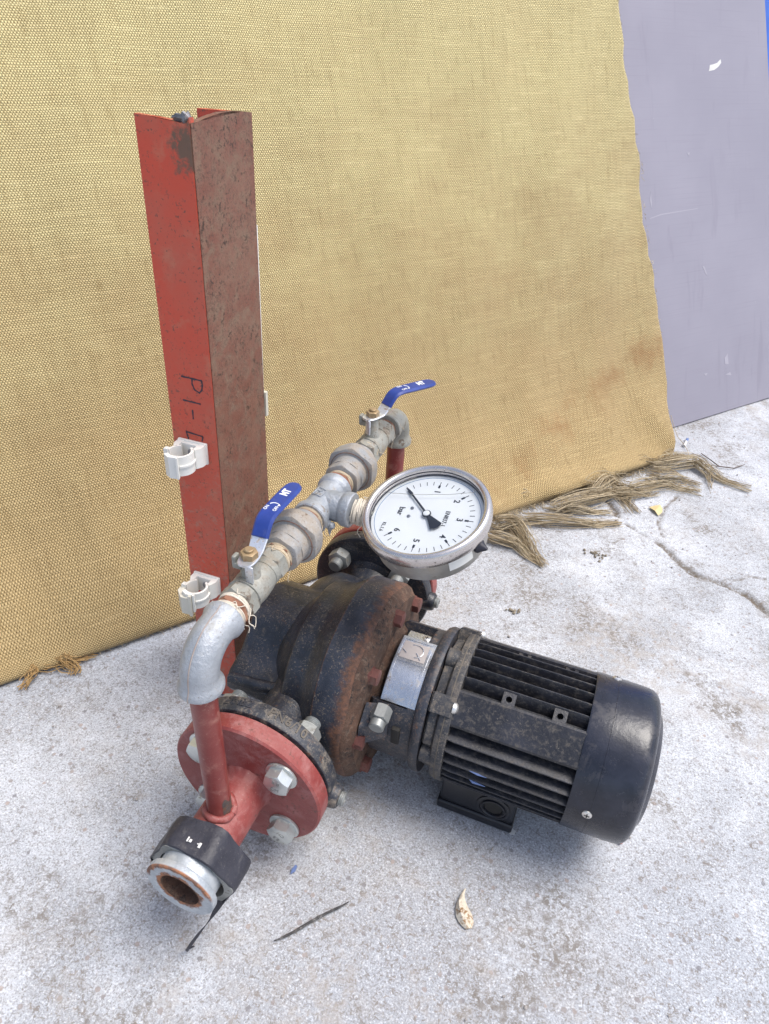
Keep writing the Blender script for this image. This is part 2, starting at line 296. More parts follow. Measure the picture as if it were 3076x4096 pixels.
# lilac-grey board paint with horizontal roller streaks and smears
a = N('lilac_board_paint')
uv = a.n('ShaderNodeUVMap').outputs[0]
col = a.mix(a.rng(a.noise(3, 4, .6, vec=uv), .35, .68), (.255, .242, .290), (.285, .270, .320))
stk = a.noise(1.0, 4, .6, vec=a.map(uv, (6, 420, 1)))
col = a.mix(a.math('MULTIPLY', a.rng(stk, .52, .72), .35), col, (.225, .202, .246))
sm = a.noise(1.0, 3, .6, vec=a.map(uv, (28, 5, 1), (4, 1, 0)), dist=.4)
col = a.mix(a.math('MULTIPLY', a.rng(sm, .58, .72), .35), col, (.20, .182, .225))
sp = a.noise(260, 3, .6, vec=uv)
col = a.mix(a.math('MULTIPLY', a.rng(sp, .74, .78), .8), col, (.16, .13, .13))
sp2 = a.noise(230, 3, .6, vec=a.map(uv, (1, 1, 1), (7, 3, 0)))
col = a.mix(a.math('MULTIPLY', a.rng(sp2, .755, .79), .9), col, (.75, .74, .72))
M['board'] = a.done(col, .48, 0, a.bump(stk, .08, .0006), .4)
M['board_edge'] = simple('raw_board_edge', (.30, .25, .22), .8)

# ------------------------------------------------------------------ mesh builder
def frame(o, z, x=None):
    z = Vector(z).normalized()
    x = Vector(x) if x else (Vector((1, 0, 0)) if abs(z.x) < .9 else Vector((0, 0, 1)))
    x = (x - z * x.dot(z)).normalized(); y = z.cross(x)
    m = Matrix.Identity(4)
    for i in range(3): m[i][0], m[i][1], m[i][2], m[i][3] = x[i], y[i], z[i], o[i]
    return m
def AX(x0=0): return frame((x0, 0, 0), (1, 0, 0), (0, 1, 0))
class MB:
    def __init__(s): s.v = []; s.f = []
    def add(s, vs, fs, m=None):
        b = len(s.v)
        for p in vs:
            p = Vector(p); s.v.append(tuple(m @ p if m else p))
        s.f += [tuple(i + b for i in f) for f in fs]; return s
    def rings(s, rs, m=None, cap0=True, cap1=True, close=False):
        n = len(rs[0]); vs = [p for r in rs for p in r]; fs = []
        K = len(rs)
        for k in range(K if close else K - 1):
            a, b = k * n, ((k + 1) % K) * n
            for i in range(n):
                j = (i + 1) % n; fs.append((a + i, a + j, b + j, b + i))
        if not close:
            if cap0: fs.append(tuple(reversed(range(n))))
            if cap1: fs.append(tuple(range((K - 1) * n, K * n)))
        return s.add(vs, fs, m)
    def lathe(s, prof, m=None, seg=48, cap0=True, cap1=True, wob=None):
        rs = []
        for t, r in prof:
            rs.append([((r + (wob(2 * PI * i / seg, t) if wob else 0)) * math.cos(2 * PI * i / seg), (r + (wob(2 * PI * i / seg, t) if wob else 0)) * math.sin(2 * PI * i / seg), t) for i in range(seg)])
        return s.rings(rs, m, cap0, cap1)
    def hexa(s, af, h0, h1, m=None, ch=.16, both=False, rot=0, hole=0, rnd=9):
        """hexagon (across flats af) with turned chamfer at the h1 end"""
        ap = af / 2; seg = 24
        def rr(t):
            t = (t % (PI / 3)) - PI / 6; return ap / math.cos(t)
        th = [2 * PI * i / seg + rot for i in range(seg)]
        rad = [min(rr(2 * PI * i / seg), ap * rnd) for i in range(seg)]
        rc = ap * .97; k = math.tan(R(30))
        hexr = lambda h: [(rad[i] * math.cos(th[i]), rad[i] * math.sin(th[i]), h(rad[i])) for i in range(seg)]
        circ = lambda h, r=rc: [(r * math.cos(t), r * math.sin(t), h) for t in th]
        rs = []
        if both: rs += [circ(h0), hexr(lambda r: h0 + (r - rc) * k)]
        else: rs += [hexr(lambda r: h0)]
        rs += [hexr(lambda r: h1 - (r - rc) * k), circ(h1)]
        if hole: rs += [circ(h1, hole), circ(h1 - (h1 - h0) * .6, hole * .98)]
        return s.rings(rs, m)
    def tube(s, pts, rad, seg=16, cap=True, flat=1.0):
        pts = [Vector(p) for p in pts]; n = len(pts)
        rad = rad if isinstance(rad, (list, tuple)) else [rad] * n
        tan = [(pts[min(i + 1, n - 1)] - pts[max(i - 1, 0)]).normalized() for i in range(n)]
        u = tan[0].orthogonal().normalized(); rs = []
        for i in range(n):
            u = (u - tan[i] * u.dot(tan[i])).normalized(); v = tan[i].cross(u)
            rs.append([pts[i] + (u * math.cos(2 * PI * k / seg) + v * math.sin(2 * PI * k / seg) * flat) * rad[i] for k in range(seg)])
        return s.rings(rs, None, cap, cap)
    def box(s, c, d, m=None, bev=.0, segs=2):
        bm = bmesh.new(); bmesh.ops.create_cube(bm, size=1, matrix=Matrix.Translation(c) @ Matrix.Diagonal((*d, 1)))
        if bev: bmesh.ops.bevel(bm, geom=bm.edges[:], offset=bev, segments=segs, affect='EDGES', profile=.5)
        bm.verts.index_update(); s.add([v.co for v in bm.verts], [[v.index for v in f.verts] for f in bm.faces], m); bm.free(); return s
    def prism(s, poly, h0, h1, m=None):
        return s.rings([[(x, y, h0) for x, y in poly], [(x, y, h1) for x, y in poly]], m)
    def arc(s, x0, x1, r0, r1, a0, a1, n=16, bev=0):
        """block of an annulus about the x axis, angle from +y towards +z in degrees"""
        rs = []
        for i in range(n + 1):
            t = R(a0 + (a1 - a0) * i / n); c, sn = math.cos(t), math.sin(t)
            P = lambda x, r: (x, r * c, r * sn)
            b = bev
            rs.append([P(x0, r0), P(x0, r1 - b), P(x0 + b, r1), P(x1 - b, r1), P(x1, r1 - b), P(x1, r0)] if b else [P(x0, r0), P(x0, r1), P(x1, r1), P(x1, r0)])
        return s.rings(rs)
    def sweep(s, path, m=None, rnd=.35):
        """flat bar along local (s,z) path entries (s, z, width, thickness), width along local x, with rounded section"""
        n = len(path); rs = []
        for i, (a, z, wd, tk) in enumerate(path):
            p0 = path[max(i - 1, 0)]; p1 = path[min(i + 1, n - 1)]
            d = Vector((0, p1[0] - p0[0], p1[1] - p0[1])).normalized(); nn = Vector((0, -d.z, d.y))
            c = Vector((0, a, z)); hw, ht = wd / 2, tk / 2; b = min(ht * 2 * rnd, hw * .8); by = min(b, ht * .95)
            sec = [(-hw, -ht + by), (-hw + b, -ht), (hw - b, -ht), (hw, -ht + by), (hw, ht - by), (hw - b, ht), (-hw + b, ht), (-hw, ht - by)]
            rs.append([c + Vector((q[0], 0, 0)) + nn * q[1] for q in sec])
        return s.rings(rs, m)
    def grid(s, nu, nv, fn):
        vs = [fn(i / (nu - 1), j / (nv - 1)) for j in range(nv) for i in range(nu)]
        return s.add(vs, [(j * nu + i, j * nu + i + 1, (j + 1) * nu + i + 1, (j + 1) * nu + i) for j in range(nv - 1) for i in range(nu - 1)])
    def mesh(s, name, mat, ang=38):
        me = bpy.data.meshes.new(name); me.from_pydata([tuple(v) for v in s.v], [], s.f)
        bm = bmesh.new(); bm.from_mesh(me); bmesh.ops.recalc_face_normals(bm, faces=bm.faces); bm.to_mesh(me); bm.free()
        me.materials.append(mat); me.shade_smooth(); me.set_sharp_from_angle(angle=R(ang)); return me

WORLD = {}
def link(name, me, parent=None, mw=None):
    o = bpy.data.objects.new(name, me); COL.objects.link(o); mw = mw or Matrix.Identity(4)
    if parent: o.parent = parent; o.matrix_basis = WORLD[parent.name].inverted() @ mw
    else: o.matrix_basis = mw
    WORLD[o.name] = mw.copy(); return o
def part(name, mb, mat, parent=None, mw=None, label=None, ang=38):
    o = link(name, mb.mesh(name, M[mat], ang) if isinstance(mb, MB) else mb, parent, mw)
    if label: o['label'] = label
    return o
def empty(name, loc):
    o = link(name, None, None, Matrix.Translation(loc)); o.empty_display_size = .05; return o
def tag(o, label, cat=None, group=None, kind=None):
    if label: o['label'] = label
    if cat: o['category'] = cat
    if group: o['group'] = group
    if kind: o['kind'] = kind
    return o
def text_mb(txt, size, depth, fn, bold=0.0, mb=None, shear=0, spacing=1.0):
    """text laid out around its own centre in (right, up, height); fn maps that to the world"""
    cu = bpy.data.curves.new('t', 'FONT'); cu.body = txt; cu.size = size; cu.extrude = depth / 2; cu.offset = bold; cu.resolution_u = 3
    cu.align_x = 'CENTER'; cu.align_y = 'CENTER'; cu.shear = shear; cu.space_character = spacing
    o = bpy.data.objects.new('t', cu); COL.objects.link(o)
    bpy.context.view_layer.update()
    me = bpy.data.meshes.new_from_object(o.evaluated_get(bpy.context.evaluated_depsgraph_get()))
    bm = bmesh.new(); bm.from_mesh(me); bmesh.ops.triangulate(bm, faces=bm.faces)
    bmesh.ops.subdivide_edges(bm, edges=[e for e in bm.edges if e.calc_length() > size * .3], cuts=1)
    bm.verts.index_update()
    mb = mb or MB(); mb.add([fn(v.co.x, v.co.y, v.co.z) for v in bm.verts], [[v.index for v in f.verts] for f in bm.faces])
    bm.free(); bpy.data.objects.remove(o); bpy.data.curves.remove(cu); bpy.data.meshes.remove(me)
    return mb

# ------------------------------------------------------------------ ground
CR1 = [(.235, .66), (.2662, .6168), (.2891, .5791), (.315, .5624), (.3459, .5489), (.3675, .5268), (.3829, .5029), (.4111, .4862), (.4437, .4821), (.4702, .4756), (.4883, .4656), (.5103, .4361), (.56, .41), (.66, .36), (.8, .33)]
CR3 = [(.4437, .4821), (.452, .497), (.470, .503), (.486, .520), (.51, .524)]
CR2 = [(.3709, .7125), (.351, .6638), (.3422, .6044), (.352, .570)]
def axis(lo, hi, step, far):
    mid = list(np.arange(lo, hi + 1e-9, step)); out = []; s_ = step; x = hi
    while x < far: s_ *= 1.5; x += s_; out.append(x)
    inn = []; s_ = step; x = lo
    while x > -far: s_ *= 1.5; x -= s_; inn.append(x)
    return np.array(inn[::-1] + mid + out)
gx = axis(-.45, .75, .004, 45); gy = axis(-.45, 1.25, .004, 45)
X, Y = np.meshgrid(gx, gy)
def pdist(P):
    d = np.full(X.shape, 9.0)
    for (x0, y0), (x1, y1) in zip(P[:-1], P[1:]):
        ex, ey = x1 - x0, y1 - y0; L = ex * ex + ey * ey
        t = np.clip(((X - x0) * ex + (Y - y0) * ey) / L, 0, 1); d = np.minimum(d, np.hypot(X - x0 - t * ex, Y - y0 - t * ey))
    return d
def vnoise(fx, fy, sd):
    r = np.random.default_rng(sd); g = r.random((64, 64))
    xi, yi = np.floor(fx).astype(int), np.floor(fy).astype(int); tx, ty = fx - xi, fy - yi
    tx, ty = tx * tx * (3 - 2 * tx), ty * ty * (3 - 2 * ty)
    G = lambda i, j: g[i % 64, j % 64]
    return (G(xi, yi) * (1 - tx) + G(xi + 1, yi) * tx) * (1 - ty) + (G(xi, yi + 1) * (1 - tx) + G(xi + 1, yi + 1) * tx) * ty - .5
wig = vnoise(X * 60, Y * 60, 3) * .008 + vnoise(X * 190, Y * 190, 4) * .005
d1 = pdist(CR1) + wig; d2 = np.minimum(pdist(CR2), pdist(CR3)) + wig * .5
near = np.maximum(np.abs(X), np.abs(Y)) < 3
Z = ZG - .0025 + np.where(near, vnoise(X * 7, Y * 7, 1) * .0018 + vnoise(X * 45, Y * 45, 2) * .0009 + vnoise(X * 170, Y * 170, 5) * .0006, 0)
ck = np.clip(1 - d1 / .0048, 0, 1); ck2 = np.clip(1 - d2 / .0032, 0, 1)
Z = Z - np.where(near, ck * .006 + ck2 * .003, 0)
wv = .2 + 1.3 * np.clip(vnoise(X * 38, Y * 38, 8) + .5, 0, 1)
attr = np.clip(np.maximum(np.clip(1 - d1 / (.0030 + .0045 * wv), 0, 1) ** 1.2, ck2 * .7) * 1.5, 0, 1)
ny, nx = X.shape
me = bpy.data.meshes.new('concrete_ground')
idx = np.arange(nx * ny).reshape(ny, nx)
F = np.stack([idx[:-1, :-1], idx[:-1, 1:], idx[1:, 1:], idx[1:, :-1]], -1).reshape(-1, 4)
me.vertices.add(nx * ny); me.vertices.foreach_set('co', np.stack([X, Y, Z], -1).astype(np.float32).ravel())
me.loops.add(F.size); me.loops.foreach_set('vertex_index', F.ravel().astype(np.int32))
me.polygons.add(len(F)); me.polygons.foreach_set('loop_start', np.arange(0, F.size, 4, dtype=np.int32))
me.update(calc_edges=True); me.validate()
at = me.attributes.new('crack', 'FLOAT', 'POINT'); at.data.foreach_set('value', attr.astype(np.float32).ravel())
me.materials.append(M['concrete']); me.shade_smooth()
g = link('concrete_ground', me); g['kind'] = 'structure'
g['label'] = 'pale speckled concrete floor with a dirt filled crack'

# ------------------------------------------------------------------ leaning board, blue panel
B0 = Vector((.3422, .978, ZG)); A0 = Vector((.608, .794, 0)).normalized(); U0 = Vector((-.3038, .2327, .9239)).normalized(); N0 = A0.cross(U0).normalized()
if N0.y > 0: N0 = -N0
def au(a_, u_, o_=0.0): return B0 + A0 * a_ + U0 * u_ + N0 * o_
def set_uv(me, fn):
    uvl = me.uv_layers.new(name='UVMap')
    for l in me.loops: uvl.data[l.index].uv = fn(me.vertices[l.vertex_index].co)
mb = MB(); mb.box((0, 0, 0), (1, 1, 1))
mb = MB(); bw0, bw1, bh, bt = -1.75, .3405, 1.35, .019
corn = lambda o_, i: [au(bw0 + i, i, o_), au(.4065 - i, i, o_), au(.2865 - i, bh - i, o_), au(bw0 + i, bh - i, o_)]   # right edge runs slightly out of square
mb.rings([corn(-bt, 0), corn(-.0012, 0), corn(0, .0012)])
me = mb.mesh('painted_board', M['board'], 30)
set_uv(me, lambda p: ((p - B0).dot(A0), (p - B0).dot(U0)))
me.materials.append(M['board_edge'])
for f in me.polygons:
    if abs(f.normal.dot(N0)) < .3: f.material_index = 1
board = link('painted_board', me)
tag(board, 'tall lilac grey painted board leaning behind the burlap, bare at the right', 'board')
CH = [[(0.154, 0.6803), (0.1575, 0.6911), (.168, .6925), (0.1792, 0.695), (0.19, 0.7017), (0.1917, 0.6953), (.182, .688), (0.1695, 0.6824)],
      [(.0823, .5355), (.0896, .536), (.0868, .5295)], [(.1187, .3186), (.1244, .3172), (.134, .2979), (.128, .302)],
      [(.1842, .1188), (.189, .122), (.1936, .1284), (.1977, .1033), (.1852, .1054)], [(.1859, .0821), (.2028, .0845), (.2062, .0771)], [(.1136, .0965), (.1257, .0957), (.1201, .0909)],
      [(-.03, .455), (-.027, .470), (-.025, .452), (-.027, .440)]]
for i, c in enumerate(CH):
    k = MB(); ring = lambda o_: [au(x, y, o_) for x, y in c]; k.rings([ring(-.0002), ring(.0003)])
    part('paint_chip', k, 'white_chip' if i == 0 else 'board_scratch', board)
k = MB(); ring = lambda o_: [au(x, y, o_) for x, y in [(-.0323, .4215), (0, .4262), (.1092, .4307), (.1092, .4318), (0, .4285), (-.032, .4228)]]
k.rings([ring(-.0002), ring(.0002)]); part('pale_scratch', k, 'board_scratch', board)
mb = MB(); corn = lambda o_: [au(.27, 0, o_), au(.95, 0, o_), au(.95, 1.4, o_), au(.20, 1.4, o_)]
mb.rings([corn(-.075), corn(-.06)])
tag(part('blue_panel', mb, 'blue_panel'), 'bright blue panel peeping past the top right edge of the board', 'panel')

# ------------------------------------------------------------------ burlap sheet
EDGE = [(-.05, -.058), (-.028, -.077), (-.012, -.092), (0, -.0972), (.01, -.1002), (.02, -.0992), (.032, -.0941), (.045, -.0872), (.06, -.0784), (.08, -.067), (.10, -.0563), (.125, -.0462), (.15, -.0393), (.175, -.0361), (.20, -.0344), (.225, -.0348), (.25, -.0355), (.3178, -.0415), (.4758, -.0673), (.51, -.0618), (.5237, -.0622), (.56, -.071), (.5966, -.0797), (.6706, -.0961), (.7883, -.1015), (.95, -.107), (1.4, -.12)]
HD = Vector((A0.y, -A0.x, 0))           # horizontal, away from the board
if HD.y > 0: HD = -HD
PROF = [(u_, -math.sin(R(22.5)) * u_ + .012, ZG + math.cos(R(22.5)) * u_) for u_ in np.linspace(1.34, .24, 56)]
PROF += [(.225, -.073, .104), (.20, -.060, .079), (.175, -.046, .054), (.15, -.031, .028), (.125, -.014, .003), (.10, .009, -.022), (.08, .030, -.042), (.06, .052, -.063), (.045, .067, -.077), (.032, .078, -.0865), (.02, .0855, -.0935), (.01, .0885, -.0985), (.0, .0875, -.1025), (-.012, .081, -.1043), (-.028, .066, -.1043), (-.05, .046, -.1043)]
NA = 420; amin = -1.72
us_ = [p[0] for p in PROF]; eu = [e[0] for e in EDGE]; ea = [e[1] for e in EDGE]
vs, uvs = [], []
for (u_, h_, z_) in PROF:
    am = float(np.interp(u_, eu, ea)) + .0022 * math.sin(u_ * 170) * math.sin(u_ * 53 + 1) + .0014 * math.sin(u_ * 410 + 1) + (.0009 * (hash(round(u_ * 1000)) % 7 - 3) / 3)
    for i in range(NA):
        t = i / (NA - 1); a_ = amin + (am - amin) * t
        wv_ = .0030 * math.sin(a_ * 17 + u_ * 5) * math.sin(u_ * 8 + 1) + .0018 * math.sin(a_ * 41 - u_ * 11) + .0024 * math.sin(a_ * 7 - u_ * 10 + 2)
        near_h = max(0, 1 - max(u_, 0) / .28)
        wv_ += near_h * (.004 * math.sin(a_ * 15 + 1.2 + u_ * 8) + .0025 * math.sin(a_ * 33 + 2))
        fold = .012 * math.exp(-((a_ + .09 + (u_ - .05) * .55) / .022) ** 2) * max(0, 1 - abs(u_ - .05) / .11)
        rl = 1 / (1 + math.exp(-(a_ + .66) / .05)) / (1 + math.exp((a_ + .135) / .02)) * (1 + .3 * math.sin(a_ * 30))
        wv_ += fold + rl * (.011 * math.exp(-((u_ - .020) / .015) ** 2) - .007 * math.exp(-((u_ - .062) / .018) ** 2)) + .0009 * math.sin(a_ * 90 + u_ * 30) * near_h
        if u_ < .012: wv_ *= .4
        p = B0 + A0 * a_; p = Vector((p.x, p.y, 0)) + HD * (h_ + max(wv_, -.0075) * .9); zz = z_ + wv_ * .42 + (.004 * near_h * math.sin(a_ * 11) if u_ > .02 else 0)
        # the right corner is drawn up and lies looser
        zz = max(zz, ZG + .0008)
        vs.append((p.x, p.y, zz)); uvs.append((a_, u_))
nv = len(PROF)
fs = [(j * NA + i, j * NA + i + 1, (j + 1) * NA + i + 1, (j + 1) * NA + i) for j in range(nv - 1) for i in range(NA - 1)]
me = bpy.data.meshes.new('burlap_sheet'); me.from_pydata(vs, [], fs); me.materials.append(M['burlap']); me.shade_smooth()
uvl = me.uv_layers.new(name='UVMap')
lv = np.zeros(len(me.loops), dtype=np.int32); me.loops.foreach_get('vertex_index', lv)
uvl.data.foreach_set('uv', np.array(uvs, dtype=np.float32)[lv].ravel())
burlap = link('burlap_sheet', me)
md = burlap.modifiers.new('thickness', 'SOLIDIFY'); md.thickness = .0016; md.offset = 0
tag(burlap, 'yellow brown woven burlap sheet hung over a leaning board, frayed at its foot', 'cloth')

def strand_bundle(path, n, spread, rad=.00055, tip=1.9, lift=.010, waves=1.0, seed=0, seg=14):
    r = random.Random(seed); k = MB()
    P = [Vector((x, y, ZG + .002)) for x, y in path]
    L = [0]
    for a_, b_ in zip(P[:-1], P[1:]): L.append(L[-1] + (b_ - a_).length)
    def at_(t):
        d = t * L[-1]
        for i in range(len(P) - 1):
            if d <= L[i + 1] or i == len(P) - 2:
                f = (d - L[i]) / max(L[i + 1] - L[i], 1e-6); return P[i].lerp(P[i + 1], f), (P[i + 1] - P[i]).normalized()
    for s_ in range(int(n * 1.9)):
        o0 = r.gauss(0, .55); h0 = r.random(); ph = r.uniform(0, 6.28); ph2 = r.uniform(0, 6.28); fq = r.uniform(3, 8) * waves; am = r.uniform(.3, 1.3); l1 = min(1.0, r.uniform(.6, 1.12)); t0 = r.uniform(0, .15)
        fan = r.gauss(0, .6); pts = []
        for i in range(seg):
            t = t0 + (l1 - t0) * i / (seg - 1); p, d = at_(t); sdir = Vector((-d.y, d.x, 0))
            side = o0 * spread * (1 + .5 * math.sin(t * 4 + ph * .2)) + fan * spread * 1.3 * max(0, t - .35) + am * .0034 * math.sin(t * fq + ph) + .0012 * math.sin(t * fq * 2.7 + ph2)
            along = am * .003 * math.sin(t * fq * 1.3 + ph2)
            hz = lift * 1.25 * (.05 + .95 * h0) * max(0, math.sin(min(t * 1.15 + .15, 1) * PI)) ** .8 + .0010 * h0 + .0022 * (1 + math.sin(t * fq * 1.6 + ph2)) * h0
            pts.append(p + sdir * side + d * along + Vector((0, 0, hz - .0012)))
        k.tube(pts, [rad * r.uniform(.5, 1.0)] * seg, 5)
    return k
TUFTS = [([(.098, .492), (.1157, .4793), (.1453, .4436), (.1839, .4001)], 34, .010, .016), ([(.078, .468), (.0928, .4571), (.1185, .4806), (.1563, .4488)], 30, .011, .020),
         ([(.115, .505), (.1293, .503), (.2085, .532), (.2835, .5735)], 30, .008, .012), ([(.150, .552), (.1684, .5454), (.2336, .6202), (.2668, .6689), (.3011, .615)], 34, .011, .022),
         ([(.205, .628), (.2267, .6233), (.2458, .679), (.2855, .678), (.2825, .6437)], 34, .012, .024), ([(.265, .688), (.2855, .678), (.3469, .735), (.4087, .7375)], 30, .010, .016),
         ([(.302, .79), (.3238, .7811), (.393, .8376), (.444, .8033), (.4958, .7934)], 32, .010, .020), ([(.332, .825), (.342, .8202), (.3678, .8642), (.3818, .8632)], 16, .010, .016),
         ([(.078, .442), (.0908, .4287), (.1327, .4324), (.1804, .4034)], 30, .008, .012), ([(.305, .742), (.3309, .7272), (.3718, .7682), (.4082, .7647)], 26, .011, .020),
         ([(.372, .826), (.393, .8376), (.4208, .7993), (.428, .7401)], 7, .005, .010), ([(.20, .60), (.185, .562), (.215, .575), (.262, .598)], 22, .009, .014), ([(.25, .665), (.26, .648), (.30, .672), (.335, .70)], 20, .009, .014)]
rt = random.Random(11)
for i in range(9):       # shorter tufts all along the hem
    a_ = -.66 + .058 * i + rt.uniform(-.02, .02); p = Vector((B0.x, B0.y, 0)) + A0 * a_ + HD * .074; q = [p]
    for st_ in range(3): q.append(q[-1] + A0 * rt.uniform(.008, .026) + HD * rt.uniform(.001, .012))
    TUFTS.append(([(v.x, v.y) for v in q], rt.choice([10, 14, 18]), rt.uniform(.006, .010), rt.uniform(.010, .018)))
for i, (pth, n, sp, lf) in enumerate(TUFTS):
    part('fringe_tassel', strand_bundle(pth, n, sp, lift=lf, seed=i), 'jute', burlap)
for i, (pth, n, sp) in enumerate([([(-.372, -.060), (-.3553, -.0677), (-.3405, -.0512), (-.3239, -.0387), (-.3101, -.0275)], 16, .006), ([(-.350, -.052), (-.3358, -.0565), (-.3176, -.0557), (-.3138, -.0636)], 12, .006), ([(-.368, -.075), (-.3577, -.0833), (-.3556, -.0965), (-.3551, -.1078)], 10, .005)]):
    part('fringe_tassel', strand_bundle(pth, n, sp, lift=.008, seed=40 + i, rad=.0007), 'jute_orange', burlap, label='short orange brown tassel')
k = MB(); k.tube([(.3350, .968, -.07), (.345, .955, -.085), (.358, .935, -.099), (.3728, .9158, -.1035), (.381, .89, -.1035), (.3836, .8641, -.1035)], .0006, 5)
part('loose_thread', k, 'jute', burlap)

rf = random.Random(5); k = MB()
for i in range(900):
    a_ = rf.uniform(-.72, -.11) if i < 780 else rf.uniform(-1.25, -.75); hb = .086
    p = Vector((B0.x, B0.y, 0)) + A0 * a_ + HD * (hb + rf.uniform(-.006, .002)); d = (HD * rf.uniform(.3, 1) + A0 * rf.uniform(-.9, 1.1)).normalized(); L_ = rf.uniform(.005, .026 if i < 780 else .009); cv = rf.uniform(-1, 1)
    sd_ = Vector((-d.y, d.x, 0)); z0 = rf.uniform(.0004, .006)
    pts = [Vector((0, 0, ZG)) + p + d * (L_ * j / 5) + sd_ * (cv * L_ * .35 * (j / 5) ** 2) + Vector((0, 0, max(.0004, z0 + .004 * math.sin(j / 5 * PI) * rf.random() - z0 * j / 5))) for j in range(6)]
    k.tube(pts, rf.uniform(.0002, .00042), 4)
for i in range(90):
    u_ = rf.uniform(.02, .85); a_ = float(np.interp(u_, [e[0] for e in EDGE], [e[1] for e in EDGE])); h_ = float(np.interp(u_, [p[0] for p in PROF][::-1], [p[1] for p in PROF][::-1])); z_ = float(np.interp(u_, [p[0] for p in PROF][::-1], [p[2] for p in PROF][::-1]))
    p = Vector((B0.x, B0.y, 0)) + A0 * (a_ - .002) + HD * (h_ + .002) + Vector((0, 0, z_)); L_ = rf.uniform(.003, .010); d = (A0 * rf.uniform(.4, 1) + U0 * rf.uniform(-.9, .6)).normalized()
    k.tube([p + d * (L_ * j / 4) + HD * (.0012 * math.sin(j + i)) - Vector((0, 0, .002 * (j / 4) ** 2)) for j in range(5)], rf.uniform(.0002, .0004), 4)
tag(part('frayed_fibres', k, 'jute', burlap), None, kind='stuff')

# ------------------------------------------------------------------ steel channel post
TOP = Vector((-.1162, .0106, .5125)); D0 = Vector((.0119, -.0395, -.9991)).normalized()
E1 = Vector((-1, -.014, 0)); E1 = (E1 - D0 * E1.dot(D0)).normalized()
NF = E1.cross(D0).normalized()
if NF.y > 0: NF = -NF                     # outward normal of the front flange
EW = -NF                                  # web runs backwards from the front flange
PL = (TOP.z - ZG) / -D0.z - .001
post = empty('steel_channel', TOP + D0 * PL)
tag(post, 'upright red painted steel channel behind the pump with white pipe clips', 'steel post')
FW, WW, TF, TW = .0484, .0912, .006, .0055
def ch(u_, w_, d_): return TOP + E1 * u_ + EW * w_ + D0 * d_
def slab(us, w0, w1, tops, bot=PL, along='u'):
    """plate whose top edge follows tops along its width"""
    k = MB(); n = len(us); e = .0012
    f = (lambda a_, b_, d_: ch(a_, b_, d_)) if along == 'u' else (lambda a_, b_, d_: ch(b_, a_, d_))
    rows = []
    lv = [0, .004, .02, .1, .25, .4, bot]
    lo = []; hi = []
    for d_ in range(len(lv)):
        lo.append([f(us[i], w0, tops[i] * max(0, 1 - lv[d_] / .02) + lv[d_]) for i in range(n)])
        hi.append([f(us[i], w1, tops[i] * max(0, 1 - lv[d_] / .02) + lv[d_]) for i in range(n)])
    rs = [lo[d_] + hi[d_][::-1] for d_ in range(len(lv))]
    k.rings(rs); return k
u1 = [0, .004, .008, .013, .02, .03, .04, FW]
t1 = [-.001, .0022, .0030, .0022, .0012, .0004, .0, -.0006]
part('flange', slab(u1, 0, TF, t1), 'beam_red', post, label='front flange with marker writing, glossy red', ang=30)
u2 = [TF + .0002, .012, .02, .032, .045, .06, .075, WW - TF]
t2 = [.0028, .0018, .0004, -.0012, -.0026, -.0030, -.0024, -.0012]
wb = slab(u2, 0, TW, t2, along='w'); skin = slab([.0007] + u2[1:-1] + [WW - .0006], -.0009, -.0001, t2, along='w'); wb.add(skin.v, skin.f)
part('web', wb, 'web', post, label='dull brown dusty web, with some shade in its colour', ang=30)
u3 = [0, .01, .02, .03, .04, FW * 1.02]
t3 = [-.0008, -.001, -.0006, -.0012, -.0008, -.001]
part('flange', slab(u3, WW - TF + .0002, WW, t3), 'beam_red', post, ang=30)
k = MB()
rr_ = random.Random(3)
k.lathe([(-.0095, .0004), (-.008, .0016), (-.005, .0022), (-.001, .0030), (.002, .0042), (.0045, .0038), (.0065, .0012)], frame(ch(.007, .0025, -.0002), -E1, EW), 14, wob=lambda t, x: .0009 * math.sin(3 * t + x * 900) + .0006 * math.sin(5 * t + x * 1700))
part('cutting_slag', k, 'slag', post)
def stroke(k, pts, wd, proj):
    pts = [Vector((p[0], p[1], 0)) for p in pts]
    fine = []
    for a_, b_ in zip(pts[:-1], pts[1:]):
        for i in range(4): fine.append(a_.lerp(b_, i / 4))
    fine.append(pts[-1]); L_, R_ = [], []
    for i in range(len(fine)):
        d = (fine[min(i + 1, len(fine) - 1)] - fine[max(i - 1, 0)]).normalized(); nn = Vector((-d.y, d.x, 0)); q = wd / 2 * (1 + .25 * math.sin(i * 1.7))
        L_.append(fine[i] + nn * q); R_.append(fine[i] - nn * q)
    n = len(fine); poly = L_ + R_[::-1]
    vs = [proj(p.x, p.y, .00015) for p in poly]
    k.add(vs, [(i, i + 1, 2 * n - 2 - i, 2 * n - 1 - i) for i in range(n - 1)])
pf = lambda u_, d_, o_: ch(u_, -o_, d_)
k = MB()
for st_ in [[(.0321, .2070), (.0204, .2073), (.0100, .2075)], [(.0205, .2075), (.0210, .2125), (.0188, .2177), (.0140, .2199), (.0112, .2167), (.0101, .2114), (.0105, .2076)], [(.0330, .2305), (.0230, .2306), (.0138, .2310)], [(.0234, .2386), (.0236, .2484)],
            [(.0329, .2620), (.0322, .2685)], [(.0323, .2632), (.0147, .2647)], [(.0149, .2648), (.0163, .2699)], [(.0313, .2683), (.0317, .2718)], [(.0154, .2897), (.0141, .2940)], [(.0175, .2935), (.0141, .2940)]]:
    stroke(k, st_, .0016, pf)
part('marker_writing', k, 'marker', post)
k = MB(); wf = lambda u_, d_, o_: ch(-o_, u_, d_)
